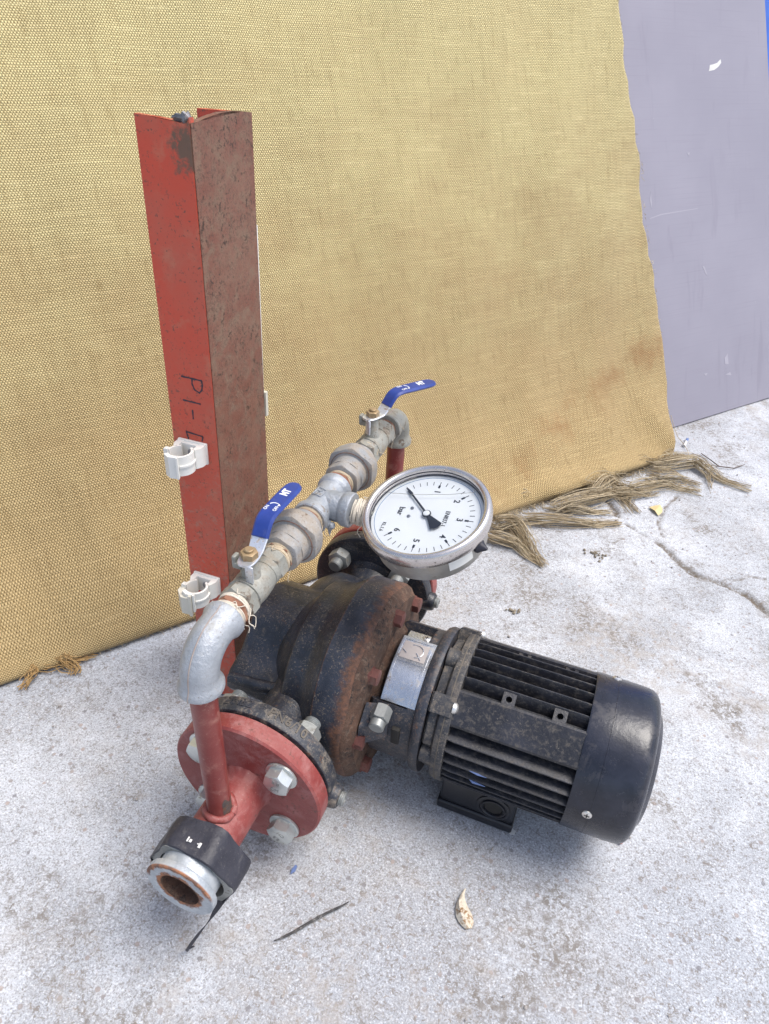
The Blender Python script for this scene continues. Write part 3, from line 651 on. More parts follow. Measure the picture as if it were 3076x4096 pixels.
for st_ in [[(.0282, .1364), (.0400, .1372), (.0529, .1396)], [(.0529, .1396), (.0505, .1450), (.0473, .1518)], [(.0380, .1378), (.037, .1420)]]: stroke(k, st_, .0013, wf)
part('marker_writing', k, 'faint_marker', post, label='faint grey marker strokes')
# trunking strip and its clip on the hidden side of the back flange
k = MB(); rs = []
for d_, th in ((.089, .0046), (.2, .0038), (.30, .0026), (.42, .0022)):
    rs.append([ch(.0012, WW + .0002, d_), ch(.0012, WW + th, d_), ch(.012, WW + th, d_), ch(.012, WW + .0002, d_)])
k.rings(rs); part('trunking_strip', k, 'strip_plastic', post)
k = MB(); k.rings([[ch(.0005, WW + .0052, d_), ch(.0005, WW + .0096, d_), ch(.016, WW + .0096, d_), ch(.016, WW + .0052, d_)] for d_ in (.254, .2625, .281)])
part('strip_clip', k, 'latch_plastic', post)
def clip(d0, latch):
    """pipe clip: local x along flange, y out of the flange, z up; origin at its middle"""
    m_ = Matrix.Identity(4); o_ = ch(.0262, 0, d0)
    for i in range(3): m_[i][0], m_[i][1], m_[i][2], m_[i][3] = -E1[i], NF[i], -D0[i], o_[i]
    H = .0100
    b = MB(); b.box((0, .0016, 0), (.0315, .0030, 2 * H + .002), bev=.0006)
    for s_ in (-1, 1):
        b.prism([(s_ * .0150, .0028), (s_ * .0150, .0095), (s_ * .0118, .0155), (s_ * .0085, .0155), (s_ * .0085, .0028)], -H, H)
    b.box((0, .0045, -.0), (.018, .004, 2 * H - .001), bev=.0004)
    # ring arms
    cy, r0, r1 = .0225, .0104, .0128
    for a0_, a1_ in ((-62, 122), (170, 242)):
        rs = []
        for i in range(17):
            t = R(a0_ + (a1_ - a0_) * i / 16); rs.append([(r0 * math.cos(t), cy + r0 * math.sin(t), -H), (r1 * math.cos(t), cy + r1 * math.sin(t), -H), (r1 * math.cos(t), cy + r1 * math.sin(t), H), (r0 * math.cos(t), cy + r0 * math.sin(t), H)])
        b.rings(rs)
        for i in range(0, 16):
            pass
    # flat front plate of the long arm, lip of the short arm, moulded rib
    P_ = lambda r_, d_: (r_ * math.cos(R(d_)), cy + r_ * math.sin(R(d_)))
    b.prism([P_(r1 - .0006, 66), P_(r1 + .0030, 68), P_(r1 + .0036, 96), P_(r1 + .0024, 124), P_(r1 - .0016, 126), P_(r1 - .0008, 96)], -H - .0012, H + .0012)
    b.prism([P_(r1 - .0010, 186), P_(r1 + .0026, 184), P_(r1 + .0030, 166), P_(r1 - .0010, 164)], -H - .0010, H + .0010)
    b.prism([P_(r1 - .0010, 62), P_(r1 + .0040, 64), P_(r1 + .0040, 70), P_(r1 - .0010, 70)], -H - .0012, H + .0012)
    rs = []
    for i in range(15):
        t = R(-52 + 112 * i / 14); rs.append([(r_ * math.cos(t), cy + r_ * math.sin(t), z_) for r_, z_ in ((r1 - .0003, -.0010), (r1 + .0012, -.0010), (r1 + .0012, .0010), (r1 - .0003, .0010))])
    b.rings(rs)
    c = part('pipe_clip', b, 'white_plastic', post, m_, label='white pipe clip snapped shut, the lower one' if latch else 'white open pipe clip, the upper one')
    s_ = MB(); s_.lathe([(0, .0042), (.0012, .0042), (.0024, .0030), (.0027, .0006)], frame((.002, .0064, .001), (0, 1, 0)), 16); s_.tube([(.002, .0085, .001), (.0065, .014, .0045)], .0009, 8)
    part('screw', s_, 'screw_dark', c, m_)
    if latch:
        l = MB(); l.prism([P_(r1 - .0004, 186), P_(r1 + .0046, 182), P_(r1 + .0060, 150), P_(r1 + .0066, 112), P_(r1 + .0048, 84), P_(r1 - .0004, 80), P_(r1 - .0004, 120), P_(r1 - .0004, 150)], -H - .0048, H - .0030)
        l.prism([P_(r1 + .0020, 84), P_(r1 + .0056, 84), P_(r1 + .0056, 74), P_(r1 + .0020, 74)], -H - .0060, H + .0006)
        part('latch', l, 'latch_plastic', c, m_)
clip(.2818, False); clip(.4435, True)

# ------------------------------------------------------------------ pump unit
pump = empty('pump_unit', (.1, 0, ZG))
tag(pump, 'old black inline pump with motor, red flanges and a valve bypass carrying a round gauge', 'pump')
# volute casing
prof = [(-.050, .030), (-.040, .048), (-.028, .062), (-.019, .0715), (-.0135, .0780), (-.0105, .0845), (-.0092, .0872), (-.0070, .0888), (.0010, .0898), (.0070, .0902), (.0100, .0906), (.0140, .0922), (.0190, .0958), (.0240, .0995), (.0280, .1020), (.0305, .1030)]
k = MB(); k.lathe(prof, AX(), 96)
# suction body behind the volute, section in (y,z) lofted along -x
sec = [(.075, -.02), (.072, .02), (.055, .046), (.033, .059), (.008, .0610), (-.014, .0585), (-.026, .050), (-.036, .038), (-.047, .029), (-.060, .0245), (-.071, .0215), (-.0785, .0150), (-.080, .0060), (-.076, -.002), (-.060, -.016), (-.03, -.03), (.03, -.04)]
def ring_at(x, sc, dz=0): return [(x, y * sc, z_ * sc + dz) for y, z_ in sec]
k.rings([ring_at(-.0765, .955), ring_at(-.0750, .985), ring_at(-.0715, 1.0), ring_at(-.045, 1.0), ring_at(-.018, 1.03), ring_at(.006, 1.08)])
# necks to both flanges
for sgn in (-1, 1):
    k.lathe([(.03, .040), (.07, .033), (.095, .030), (.117, .0305), (.126, .034), (.1305, .044)], frame((0, 0, 0), (0, sgn, 0), (1, 0, 0)), 48)
k.lathe([(-.045, .03), (-.03, .038), (-.01, .045), (.02, .046), (.04, .041), (.05, .032)], frame((-.020, .055, .004), (.25, .95, 0)), 40)
casing = part('pump_casing', k, 'cast_black', pump, ang=34)
# hub ridge over the shelf
k = MB(); k.tube([(-.073, -.0745, .0155), (-.045, -.0735, .0165), (-.020, -.071, .0175), (.004, -.066, .020)], [.0065, .0068, .0072, .008], 16)
part('cast_rib', k, 'cast_black', casing)
# flanges of the casing with lettering and plugs
def flange_local(): return frame((0, 0, 0), (0, 1, 0), (1, 0, 0))
fl_prof = [(.1295, .050), (.1295, .0715), (.1305, .0740), (.1325, .0750), (.1450, .0750), (.1465, .0742), (.1472, .0728), (.1478, .052)]
for sgn in (-1, 1):
    f = MB(); mm = frame((0, 0, 0), (0, sgn, 0), (1, 0, 0)); f.lathe(fl_prof, mm, 96)
    bz = -.006 if sgn < 0 else 0.0
    f.lathe([(.066, .013), (.076, .0115), (.0800, .0108), (.0815, .0095)], frame((0, sgn * .139, bz), (1, 0, -.06 if sgn < 0 else 0)), 24)
    part('casing_flange', f, 'cast_dusty' if sgn < 0 else 'cast_black', casing, ang=32)
    p = MB(); p.lathe([(.080, .0062), (.0858, .0062), (.0865, .0055), (.0865, .0034), (.0825, .0034)], frame((0, sgn * .139, bz), (1, 0, -.06 if sgn < 0 else 0)), 20)
    for q in range(3): p.lathe([(.0815 + q * .0016, .0061), (.0821 + q * .0016, .0068), (.0827 + q * .0016, .0061)], frame((0, sgn * .139, bz), (1, 0, -.06 if sgn < 0 else 0)), 20)
    part('threaded_plug', p, 'nut_grey', casing)
    # raised letters on the rim: right runs clockwise over the top seen from the camera side, up points away from it
    def on_rim(x, y, h, c0, yc):
        t = R(c0) - x / .075; rr = .0750 + h + .0002
        return (rr * math.cos(t), yc + y, rr * math.sin(t))
    yc = -.1375 if sgn < 0 else .1385
    if sgn < 0: part('cast_lettering', text_mb('PN6/10', .0125, .0012, lambda x, y, h: on_rim(x, y, h, 66.5, yc), .0001, spacing=1.05), 'cast_dust_letters', casing)
    part('cast_lettering', text_mb('DN32', .0120, .0012, lambda x, y, h: on_rim(x, y, h, 106 if sgn < 0 else 99, yc), .0001), 'cast_dusty' if sgn < 0 else 'cast_dust_letters', casing)
# front rim and rusty cover
k = MB(); k.lathe([(.0303, .0990), (.0303, .1040), (.0312, .1050), (.0600, .1052), (.0632, .1048), (.0655, .1030)], AX(), 96, wob=lambda t, x: .0008 * math.cos(8 * (t - R(40))))
part('casing_rim', k, 'rim_rust', pump, ang=34)
k = MB(); k.lathe([(.0640, .098), (.0650, .1034), (.0675, .1022), (.0705, .0985), (.0735, .0955), (.0755, .0945), (.0760, .066), (.082, .060)], AX(), 96, wob=lambda t, x: .0014 * math.cos(8 * (t - R(40))))
cover = part('casing_cover', k, 'rust', pump, ang=34)
hb = MB(); hb.hexa(.0150, 0, .0078); hb.lathe([(-.002, .0095), (.0006, .0095)], None, 20)
hbm = hb.mesh('cover_bolt', M['bolt_rust'])
for i in range(8):
    t = R(40 + 45 * i); link('cover_bolt', hbm, cover, frame((.0755, .0872 * math.cos(t), .0872 * math.sin(t)), (1, 0, 0)) @ Matrix.Rotation(.4 * i, 4, 'Z'))
# lantern between cover and motor
k = MB()
k.arc(.077, .128, .050, .0700, 146, 212, 20, .003)
k.arc(.077, .128, .052, .0695, 36, 57, 10, .003)
k.arc(.077, .128, .050, .0690, 268, 300, 10, .003)
k.arc(.112, .128, .050, .0698, 57, 268, 60, .002)
k.lathe([(.100, .0), (.100, .046), (.128, .050)], AX(), 48)
k.lathe([(.1225, .064), (.1225, .0700), (.1240, .0745), (.1275, .0765), (.1320, .0765), (.1338, .0755), (.1342, .060)], AX(), 96)
# tapering web under the window and boss for the air screw
k.rings([[(.077, -.070, .045), (.077, -.088, .028), (.077, -.090, .004), (.077, -.060, -.008)], [(.097, -.062, .043), (.101, -.074, .030), (.101, -.073, .008), (.097, -.055, -.004)]])
lant = part('lantern_bracket', k, 'cast_rim', pump, ang=34)
k = MB(); k.box((.1085, -.0685, .010), (.0085, .006, .021), bev=.0012); part('slot_opening', k, 'hole', lant)
k = MB(); mm = frame((.0935, -.066, .0405), (.04, -.96, -.18), (1, 0, 0))
k.hexa(.0165, 0, .0145, mm, both=True); k.lathe([(.013, .0062), (.0150, .0062), (.0158, .0075), (.0225, .0075), (.0232, .0066)], mm, 24)
part('air_screw', k, 'nut_grey', lant)
# guard plate
k = MB()
def arcsheet(k, x0, x1, a0, a1, r_, th, n=20, lift=None):
    rs = []
    for i in range(n + 1):
        ad = a0 + (a1 - a0) * i / n; t = R(ad); rr = r_ + (lift(ad) if lift else 0)
        P = lambda x, q: (x, q * math.cos(t), q * math.sin(t)); rs.append([P(x0, rr), P(x0, rr + th), P(x1, rr + th), P(x1, rr)])
    k.rings(rs)
arcsheet(k, .0868, .1218, 86, 144.5, .0690, .0012)
arcsheet(k, .0890, .1205, 74, 86.5, .0665, .0010)
plate = part('guard_plate', k, 'alu', lant, label='curved shiny aluminium guard plate')
k = MB()
for x0_, x1_ in ((.0876, .0894), (.1172, .1192)): arcsheet(k, x0_, x1_, 88, 143, .0702, .0007)
for a0_, a1_ in ((88, 89.5), (109.5, 111)): arcsheet(k, .0876, .1192, a0_, a1_, .0702, .0006, 3)
part('pressed_border', k, 'alu', plate)
k = MB(); arcsheet(k, .0905, .1165, 91.5, 108, .0703, .0004); part('label_panel', k, 'plate_panel', plate)
def on_plate(x, ad, h=.0711): t = R(ad); return (x, h * math.cos(t), h * math.sin(t))
k = MB(); k.tube([on_plate(.104 + .0085 * math.cos(t), 99.5 + 6 * math.sin(t)) for t in np.linspace(-2.1, 1.4, 14)], .00045, 6); k.tube([on_plate(.0965, 103.2), on_plate(.0915, 100.5)], .0004, 6); k.tube([on_plate(.106, 101), on_plate(.112, 106.5)], .0004, 6)
part('pressed_arrow', k, 'alu', plate)
def pan_screw(c, nrm, r_, parent, mat='screw', h=.5, slot=True):
    s_ = MB(); mm = frame(c, nrm); s_.lathe([(0, r_), (r_ * h * .5, r_ * .96), (r_ * h * .85, r_ * .7), (r_ * h, r_ * .25)], mm, 20)
    o_ = part('screw', s_, mat, parent)
    return o_, mm
def cross(c, nrm, r_, parent):
    s_ = MB(); mm = frame(c, nrm); s_.box((0, 0, r_ * .42), (r_ * 1.05, r_ * .22, r_ * .22), mm); s_.box((0, 0, r_ * .425), (r_ * .22, r_ * 1.05, r_ * .22), mm)
    part('cross_slot', s_, 'hole', parent)
c = (.1085, .0672 * math.cos(R(79.5)), .0672 * math.sin(R(79.5))); nn = (0, math.cos(R(79.5)), math.sin(R(79.5)))
pan_screw(c, nn, .0042, plate); cross(c, nn, .0042, plate)
# motor end shield
k = MB(); k.lathe([(.1343, .040), (.1343, .0600), (.1360, .0662), (.1440, .0672), (.1455, .0715), (.1470, .0752), (.1500, .0762), (.1575, .0764), (.1585, .0755), (.1590, .050)], AX(), 96)
for ad in (92, 2, 182): 
    t = R(ad); k.lathe([(.1345, .0085), (.1358, .0105), (.147, .0105)], frame((0, .0655 * math.cos(t), .0655 * math.sin(t)), (1, 0, 0)), 24)
k.arc(.1350, .146, .060, .0715, 136, 168, 10, .002); k.arc(.1350, .1575, .066, .0795, 44, 56, 6, .002); k.arc(.1350, .1575, .066, .0785, 126, 140, 6, .002)
shield = part('end_shield', k, 'motor_dusty', pump, ang=34)
k = MB(); k.lathe([(.1516, .0760), (.1518, .0767), (.1526, .0767), (.1528, .0760)], AX(), 96, False, False)
part('dusty_joint', k, 'cast_dust_letters', shield)
for ad, rr in ((133, .0742), (47, .076)):
    t = R(ad); pan_screw((.1570, rr * math.cos(t), rr * math.sin(t)), (1, 0, 0), .0056, shield, h=.9)
# motor body with cooling fins
X0, X1, RO = .1580, .2790, .0745
k = MB(); k.lathe([(X0, .0595), (X1, .0595)], AX(), 72)
for sy in (-1, 1):
    a0_, a1_ = (119.0, 146.0) if sy < 0 else (34, 61)
    p0 = (RO * math.cos(R(a0_)), RO * math.sin(R(a0_))); p1 = (RO * math.cos(R(a1_)), RO * math.sin(R(a1_)))
    q0 = (.052 * math.cos(R(a0_)), .052 * math.sin(R(a0_))); q1 = (.052 * math.cos(R(a1_)), .052 * math.sin(R(a1_)))
    nx_ = Vector((p0[0] + p1[0], p0[1] + p1[1], 0)).normalized() * .0016
    pts = [p0, (p0[0] + (p1[0] - p0[0]) * .06 + nx_.x, p0[1] + (p1[1] - p0[1]) * .06 + nx_.y), (p0[0] + (p1[0] - p0[0]) * .94 + nx_.x, p0[1] + (p1[1] - p0[1]) * .94 + nx_.y), p1, q1, q0]
    k.rings([[(x, y, z_) for y, z_ in pts] for x in (X0, X1)])
motor = part('motor_body', k, 'motor', pump, ang=34)
def fin_sec(k, pos, axis_, sg):
    """one straight fin: axis_ 'z' stands up at y=pos, 'y' sticks out sideways at z=pos"""
    tip = math.sqrt(max(RO ** 2 - pos ** 2, .0)); rt = .045
    rs = []
    for x, dr in ((X0 + .0002, .001), (X0 + .008, 0), (X1 - .006, 0), (X1 - .0005, .0006)):
        s2 = [(-.0017, rt), (-.00095, tip - .0007 - dr), (-.0004, tip - dr), (.0004, tip - dr), (.00095, tip - .0007 - dr), (.0017, rt)]
        rs.append([(x, pos + q, sg * h_) if axis_ == 'z' else (x, sg * h_, pos + q) for q, h_ in s2])
    k.rings(rs)
for y in (.0395, .0270, .0145, .0020, -.0105, -.0230):
    f = MB(); fin_sec(f, y, 'z', 1); part('cooling_fin', f, 'motor', motor)
for sg in (-1, 1):
    for z_ in (.0290, .0165, .0040, -.0080, -.0195, -.0305, -.0410):
        f = MB(); fin_sec(f, z_, 'y', sg); part('cooling_fin', f, 'motor', motor)
for y in (-.028, .028, -.040, .040):
    f = MB(); fin_sec(f, y, 'z', -1); part('cooling_fin', f, 'motor', motor)
# drilled bosses between the top fins
for x, y0, y1, zt in ((.204, -.0235, -.0365, .0665), (.252, -.0235, -.0365, .0665), (.206, .0385, .0275, .0655), (.253, .0385, .0275, .0655)):
    b = MB(); cy = (y0 + y1) / 2; hx, hy = .0062, abs(y1 - y0) / 2
    mm = frame((x, cy, zt), (0, .43 if y0 > 0 else -.43, .90), (1, 0, 0)); seg = 16; rh = .0030
    sq = lambda t: (hx / max(abs(math.cos(t)), abs(math.sin(t)) * hx / hy) if True else 0)
    outr = [(sq(2 * PI * i / seg) * math.cos(2 * PI * i / seg), sq(2 * PI * i / seg) * math.sin(2 * PI * i / seg)) for i in range(seg)]
    inn = [(rh * math.cos(2 * PI * i / seg), rh * math.sin(2 * PI * i / seg)) for i in range(seg)]
    b.rings([[(p[0], p[1], -.012) for p in outr], [(p[0], p[1], 0) for p in outr], [(p[0], p[1], 0) for p in inn], [(p[0], p[1], -.010) for p in inn]], mm)
    part('drilled_boss', b, 'motor', motor, ang=30)
k = MB(); k.tube([(.186, -.0742, .0045), (.194, -.0745, .0040), (.2025, -.0743, .0036)], [.0004, .0011, .0003], 6); k.tube([(.184, -.0715, -.0085), (.191, -.0748, -.0095), (.203, -.0745, -.0100)], [.0004, .0013, .0003], 6)
part('blue_paint_smear', k, 'blue_flake', motor)
# fan cover
k = MB(); k.lathe([(.2770, .0735), (.2770, .0752), (.2785, .0757), (.3000, .0756), (.3190, .0754), (.3275, .0750), (.3320, .0741), (.3352, .0722), (.3376, .0692), (.3392, .0650), (.3402, .0580), (.3440, .0535), (.3450, .050), (.3452, .008)], AX(), 96)
fan = part('fan_cover', k, 'fan_plastic', pump, ang=30)
k = MB(); k.lathe([(.2970, .0753), (.2975, .0759), (.2990, .0759), (.2995, .0753)], AX(), 96, False, False); part('moulded_ridge', k, 'fan_plastic', fan)
for ad in (176, 56, 296):
    t = R(ad); c = (.2958, .0753 * math.cos(t), .0753 * math.sin(t)); nn = (0, math.cos(t), math.sin(t)); pan_screw(c, nn, .0046, fan); cross(c, nn, .0046, fan)
# terminal box under the motor
k = MB(); k.box((.1965, -.002, -.073), (.078, .096, .040), bev=.0035, segs=3); tb = part('terminal_box', k, 'box_plastic', pump)
k = MB(); k.box((.1965, -.002, -.0985), (.0815, .100, .0125), bev=.0022, segs=3); part('box_lid', k, 'box_plastic', tb)
mm = frame((.2140, -.0500, -.0735), (0, -1, 0), (1, 0, 0))
k = MB(); k.lathe([(-.001, .0176), (.0014, .0174), (.0020, .0166), (.0020, .0146), (.0012, .0142), (.0012, .0130), (.0030, .0126), (.0030, .0116), (.0022, .0110), (.0025, .0104), (.0014, .0101), (.0017, .0096), (.0007, .0094)], mm, 40, False, False)
part('cable_entry', k, 'box_plastic', tb)
k = MB(); k.lathe([(.0002, .0), (.0005, .0096)], mm, 32); part('entry_bore', k, 'hole', tb)

# companion flanges with spools, risers
def spool(sgn):
    k = MB(); mm = frame((0, 0, 0), (0, sgn, 0), (1, 0, 0))
    k.lathe([(.1500, .030), (.1500, .0735), (.1512, .0750), (.1660, .0750), (.1680, .0732), (.1684, .026)], mm, 96)
    f = part('pipe_flange', k, 'red_oxide', pump, ang=32, label='near red flange facing the camera' if sgn < 0 else 'far red flange mostly hidden by the gauge')
    k = MB(); k.lathe([(.1670, .0265), (.1700, .0262), (.1735, .0240), (.18, .0236), (.250, .0236), (.252, .0225)], mm, 56, wob=lambda t, x: .0006 * math.sin(t * 17 + 3) if x < .175 else 0)
    sp = part('pipe_spool', k, 'red_oxide', pump)
    return f, sp
fN, spN = spool(-1); fF, spF = spool(1)
YN, YF, HB = -.208, .192, .213
for yy, sp in ((YN, spN), (YF, spF)):
    k = MB(); k.tube([(0, yy, .015), (0, yy, .06), (0, yy, .12), (0, yy, .185)], .0103, 40); rz = part('riser_pipe', k, 'riser_red', pump)
    k = MB(); n = 40   # weld bead on the saddle joint
    pts = []
    for i in range(n + 1):
        t = 2 * PI * i / n; x = .0117 * math.cos(t); y = .0117 * math.sin(t); pts.append((x, yy + y, math.sqrt(max(.0236 ** 2 - x * x, 0)) + .001))
    k.tube(pts, [.0034 + .0004 * math.sin(i * .9) for i in range(n + 1)], 10); part('weld_bead', k, 'red_oxide', rz)
    if yy < 0:
        k = MB(); k.grid(9, 11, lambda s_, t: (.01046 * math.cos(R(-38 + s_ * 62)), yy + .01046 * math.sin(R(-38 + s_ * 62)), .0225 + t * .020 + .004 * math.sin(s_ * 7)))
        part('bare_patch', k, 'weld_burn', rz)
# loose union nut and tail at the near end
mm = frame((0, 0, 0), (0, -1, 0), (1, 0, 0)) @ Matrix.Diagonal((.93, .93, 1, 1))
k = MB(); k.lathe([(.246, .0240), (.2475, .0268), (.2530, .0285), (.2635, .0285), (.2642, .0300), (.2648, .0334), (.2655, .0338), (.2705, .0337), (.2712, .0330), (.2712, .0205), (.2705, .0190), (.2300, .0180)], mm, 64, True, True)
tail = part('union_tail', k, 'tail', pump, label='galvanised open pipe end with rusty bore')
k = MB(); k.lathe([(.2712, .0190), (.255, .0182), (.235, .0178)], mm, 48, False, True); part('rusty_bore', k, 'rust', tail)
mm2 = frame((-.0062, .0075, .0005), (.02, -1, -.03), (1, 0, 0)) @ Matrix.Rotation(R(2), 4, 'Z') @ Matrix.Diagonal((.875, .875, 1, 1))
k = MB(); seg = 72
def hexring(h, ap, rnd, amp=0.0, sd=0):
    out = []
    for i in range(seg):
        t = 2 * PI * i / seg; rr = ap / math.cos(((t) % (PI / 3)) - PI / 6); rr = min(rr, ap * rnd); rr += amp * math.sin(5 * t + sd) + amp * .6 * math.sin(13 * t + 2 * sd)
        out.append((rr * math.cos(t), rr * math.sin(t), h + amp * 1.3 * math.sin(3 * t + sd)))
    return out
cir = lambda h, r_: [(r_ * math.cos(2 * PI * i / seg), r_ * math.sin(2 * PI * i / seg), h) for i in range(seg)]
k.rings([cir(.2340, .0255), hexring(.2340, .0385, 1.12), hexring(.2360, .0405, 1.09), hexring(.2600, .0405, 1.09), hexring(.2615, .0395, 1.12), cir(.2615, .0345), cir(.2600, .0340), cir(.2420, .0335), cir(.2415, .0260)], mm2, close=True)
un = part('union_nut', k, 'nut_grey', pump, label='large loose union nut wrapped in black tape')
k = MB(); k.rings([hexring(.2330, .0400, 1.09, .0006, 1), hexring(.2335, .0412, 1.10, .0006, 1), hexring(.2400, .0416, 1.10, .0007, 2), hexring(.2480, .0418, 1.10, .0007, 3), hexring(.2560, .0416, 1.10, .0007, 4), hexring(.2612, .0412, 1.10, .0007, 5), hexring(.2622, .0398, 1.09, .0007, 5)], mm2, False, False)
part('tape_wrap', k, 'tape', un)
k = MB()
for i, (ad, h_) in enumerate(((97, .2555), (93, .2560), (82, .2562), (79, .2568))):
    t = R(ad - 2); rr = .0421 / math.cos(((t) % (PI / 3)) - PI / 6) if True else 0; rr = min(rr, .0418 * 1.10) + .0001
    k.box((rr * math.cos(t), rr * math.sin(t), h_ - .004), (.0016 + .0010 * (i % 2), .0008, .0042 - .0016 * (i % 3)), mm2 @ Matrix.Translation((0, 0, .0)), bev=.0002)
part('scuff_mark', k, 'white_chip', un)
k = MB(); rs = []
TT = [(.0245, -.2440, -.0265, .011), (.0240, -.2520, -.0325, .0115), (.0215, -.258, -.0400, .011), (.019, -.263, -.0470, .010), (.0155, -.2672, -.0545, .0095), (.010, -.2725, -.0655, .0080), (.0045, -.2775, -.078, .0055), (.0005, -.2790, -.089, .0035), (-.003, -.2762, -.0975, .0026), (-.0035, -.272, -.1028, .0022), (-.001, -.2685, -.1040, .0015)]
for i, (x, y, z_, wd) in enumerate(TT):
    tw = .5 + i * .25; dx, dz = math.cos(tw) * wd / 2, math.sin(tw) * wd / 2
    rs.append([(x - dx, y - .0003, z_ - dz * .4), (x + dx, y - .0003, z_ + dz * .4), (x + dx, y + .0003, z_ + dz * .4), (x - dx, y + .0003, z_ - dz * .4)])
k.rings(rs); part('tape_tail', k, 'tape', un)
# flange bolts and nuts
hd = MB(); hd.lathe([(0, .0152), (.0018, .0152), (.0021, .0148)], None, 32); hd.hexa(.0225, .0021, .0125)
hdm = hd.mesh('flange_bolt', M['zinc'])
nu = MB(); nu.hexa(.0235, 0, .0135, both=True); nu.lathe([(-.002, .0075), (.022, .0075), (.0235, .0065)], None, 24)
for q in range(5): nu.lathe([(.0140 + q * .0018, .0074), (.0149 + q * .0018, .0081), (.0158 + q * .0018, .0074)], None, 24)
num = nu.mesh('flange_nut', M['nut_grey'])
for sgn in (-1, 1):
    for i, ad in enumerate((45, 135, 225, 315)):
        t = R(ad); x, z_ = .055 * math.cos(t), .055 * math.sin(t)
        fb = link('flange_bolt', hdm, pump, frame((x, sgn * .1684, z_), (0, sgn, 0), (1, 0, 0)) @ Matrix.Rotation(.35 + i * .9, 4, 'Z'))
        if sgn < 0 and ad in (45, 315):
            fbm = WORLD[fb.name] @ Matrix.Rotation(-(.35 + i * .9), 4, 'Z')
            # frame x points along the motor, head faces the camera: right = x, up = world z
            fx = lambda x_, y_, h_: Vector((x + x_, -.1684 - .0126 - h_, z_ + y_))
            dr = 1 if ad == 45 else -1
            rt_ = R(-8) if ad == 45 else R(150)
            rotp = lambda a_, b_: (a_ * math.cos(rt_) - b_ * math.sin(rt_), a_ * math.sin(rt_) + b_ * math.cos(rt_))
            tm = text_mb('8.8', .0058, .0005, lambda a_, b_, h_: fx(*rotp(a_, b_ + .0048), h_)); text_mb('CH', .0058, .0005, lambda a_, b_, h_: fx(*rotp(a_, b_ - .0048), h_), mb=tm)
            part('head_marking', tm, 'nut_grey', fb)
        link('flange_nut', num, pump, frame((x, sgn * .1297, z_), (0, -sgn, 0), (1, 0, 0)) @ Matrix.Rotation(.2 + i * .5, 4, 'Z'))

# elbows
def elbow(yy, sg):
    """from the riser top (z) round to the bypass axis, sg=+1 turns towards +y"""
    k = MB(); rb = .0245; pts = []; rad = []
    zr = HB - .0365
    for d_, r_ in ((0, .0140), (.0002, .0158), (.0012, .0170), (.0042, .0172), (.0066, .0160), (.0100, .0143)): pts.append((0, yy, zr + d_)); rad.append(r_)
    cy, cz = yy + sg * rb, HB - rb
    for i in range(1, 16):
        t = PI / 2 * i / 15; pts.append((0, cy - sg * rb * math.cos(t), cz + rb * math.sin(t))); rad.append(.0142)
    ye = yy + sg * .0380
    for d_, r_ in ((.0105, .0143), (.0075, .0153), (.0050, .0164), (.0012, .0164), (.0002, .0154), (0, .0120)): pts.append((0, ye - sg * d_, HB)); rad.append(r_)
    k.tube(pts, rad, 40); e = part('elbow_fitting', k, 'galv' if sg > 0 else 'galv_dirty', pump, label='clean grey galvanised elbow at the near end' if sg > 0 else 'dull greenish galvanised elbow at the far end')
    k = MB(); q = []
    for i in range(0, 18):
        t = PI / 2 * i / 17; q.append((.0, cy - sg * (rb + .0143) * math.cos(t), cz + (rb + .0143) * math.sin(t)))
    q = [(0, yy - sg * .0170, zr + .001), (0, yy - sg * .0173, zr + .004), (0, yy - sg * .0150, zr + .0095)] + q + [(0, ye - sg * .010, HB + .0146), (0, ye - sg * .005, HB + .0165)]
    k.tube(q, .00055, 6); part('mould_seam', k, 'seam', e)
elbow(YN, 1); elbow(YF, -1)

BS = .79
BY = frame((0, 0, HB), (0, 1, 0), (1, 0, 0)) @ Matrix.Diagonal((BS, BS, 1, 1))     # local z runs along the bypass
def hemp_wrap(y0, y1, r_, parent, mat='hemp', n=26, loose=5, seed=1, axis_=None):
    rr_ = random.Random(seed); k = MB(); A_ = axis_ or BY
    for i in range(n):
        yy = y0 + (y1 - y0) * (i + .5) / n; r1 = r_ + rr_.uniform(-.0004, .0009); ph = rr_.uniform(0, 6.28); sl = rr_.uniform(-.0016, .0016)
        st_ = rr_.uniform(0, 6.28); ln = rr_.uniform(3.0, 6.6); N_ = 22
        k.tube([A_ @ Vector((r1 * math.cos(st_ + ln * j / N_), r1 * math.sin(st_ + ln * j / N_), yy + sl * math.sin(j / N_ * ln + ph))) for j in range(N_ + 1)], rr_.uniform(.00035, .0008), 5)
    for i in range(loose):
        t = rr_.uniform(0, 6.28); yy = rr_.uniform(y0, y1); p = Vector((r_ * math.cos(t), r_ * math.sin(t), yy)); d = Vector((math.cos(t + .9), math.sin(t + .9), rr_.uniform(-.6, .6)))
        pts = [A_ @ (p + d * (.011 * j / 6) + Vector((0, 0, .003 * math.sin(j + i)))) + Vector((0, 0, -.006 * (j / 6) ** 2)) for j in range(7)]
        k.tube(pts, .00035, 5)
    return part('hemp_wrapping', k, mat, parent)
def nipple(y0, y1, r0=.0168, h1='hemp', h2='hemp', mid=.34, seed=1, loose=4):
    k = MB(); L_ = y1 - y0; k.lathe([(y0 - .004, .0136), (y1 + .004, .0136)], BY, 28)
    k.hexa(r0 * 1.86, y0 + L_ * (.5 - mid / 2), y0 + L_ * (.5 + mid / 2), BY, both=True, rot=.3 + seed)
    o_ = part('hex_nipple', k, 'nipple_rust', pump)
    hemp_wrap(y0 - .0005, y0 + L_ * (.5 - mid / 2), .0158, o_, h1, 16, loose, seed)
    hemp_wrap(y0 + L_ * (.5 + mid / 2), y1 + .0005, .0158, o_, h2, 16, loose, seed + 9)
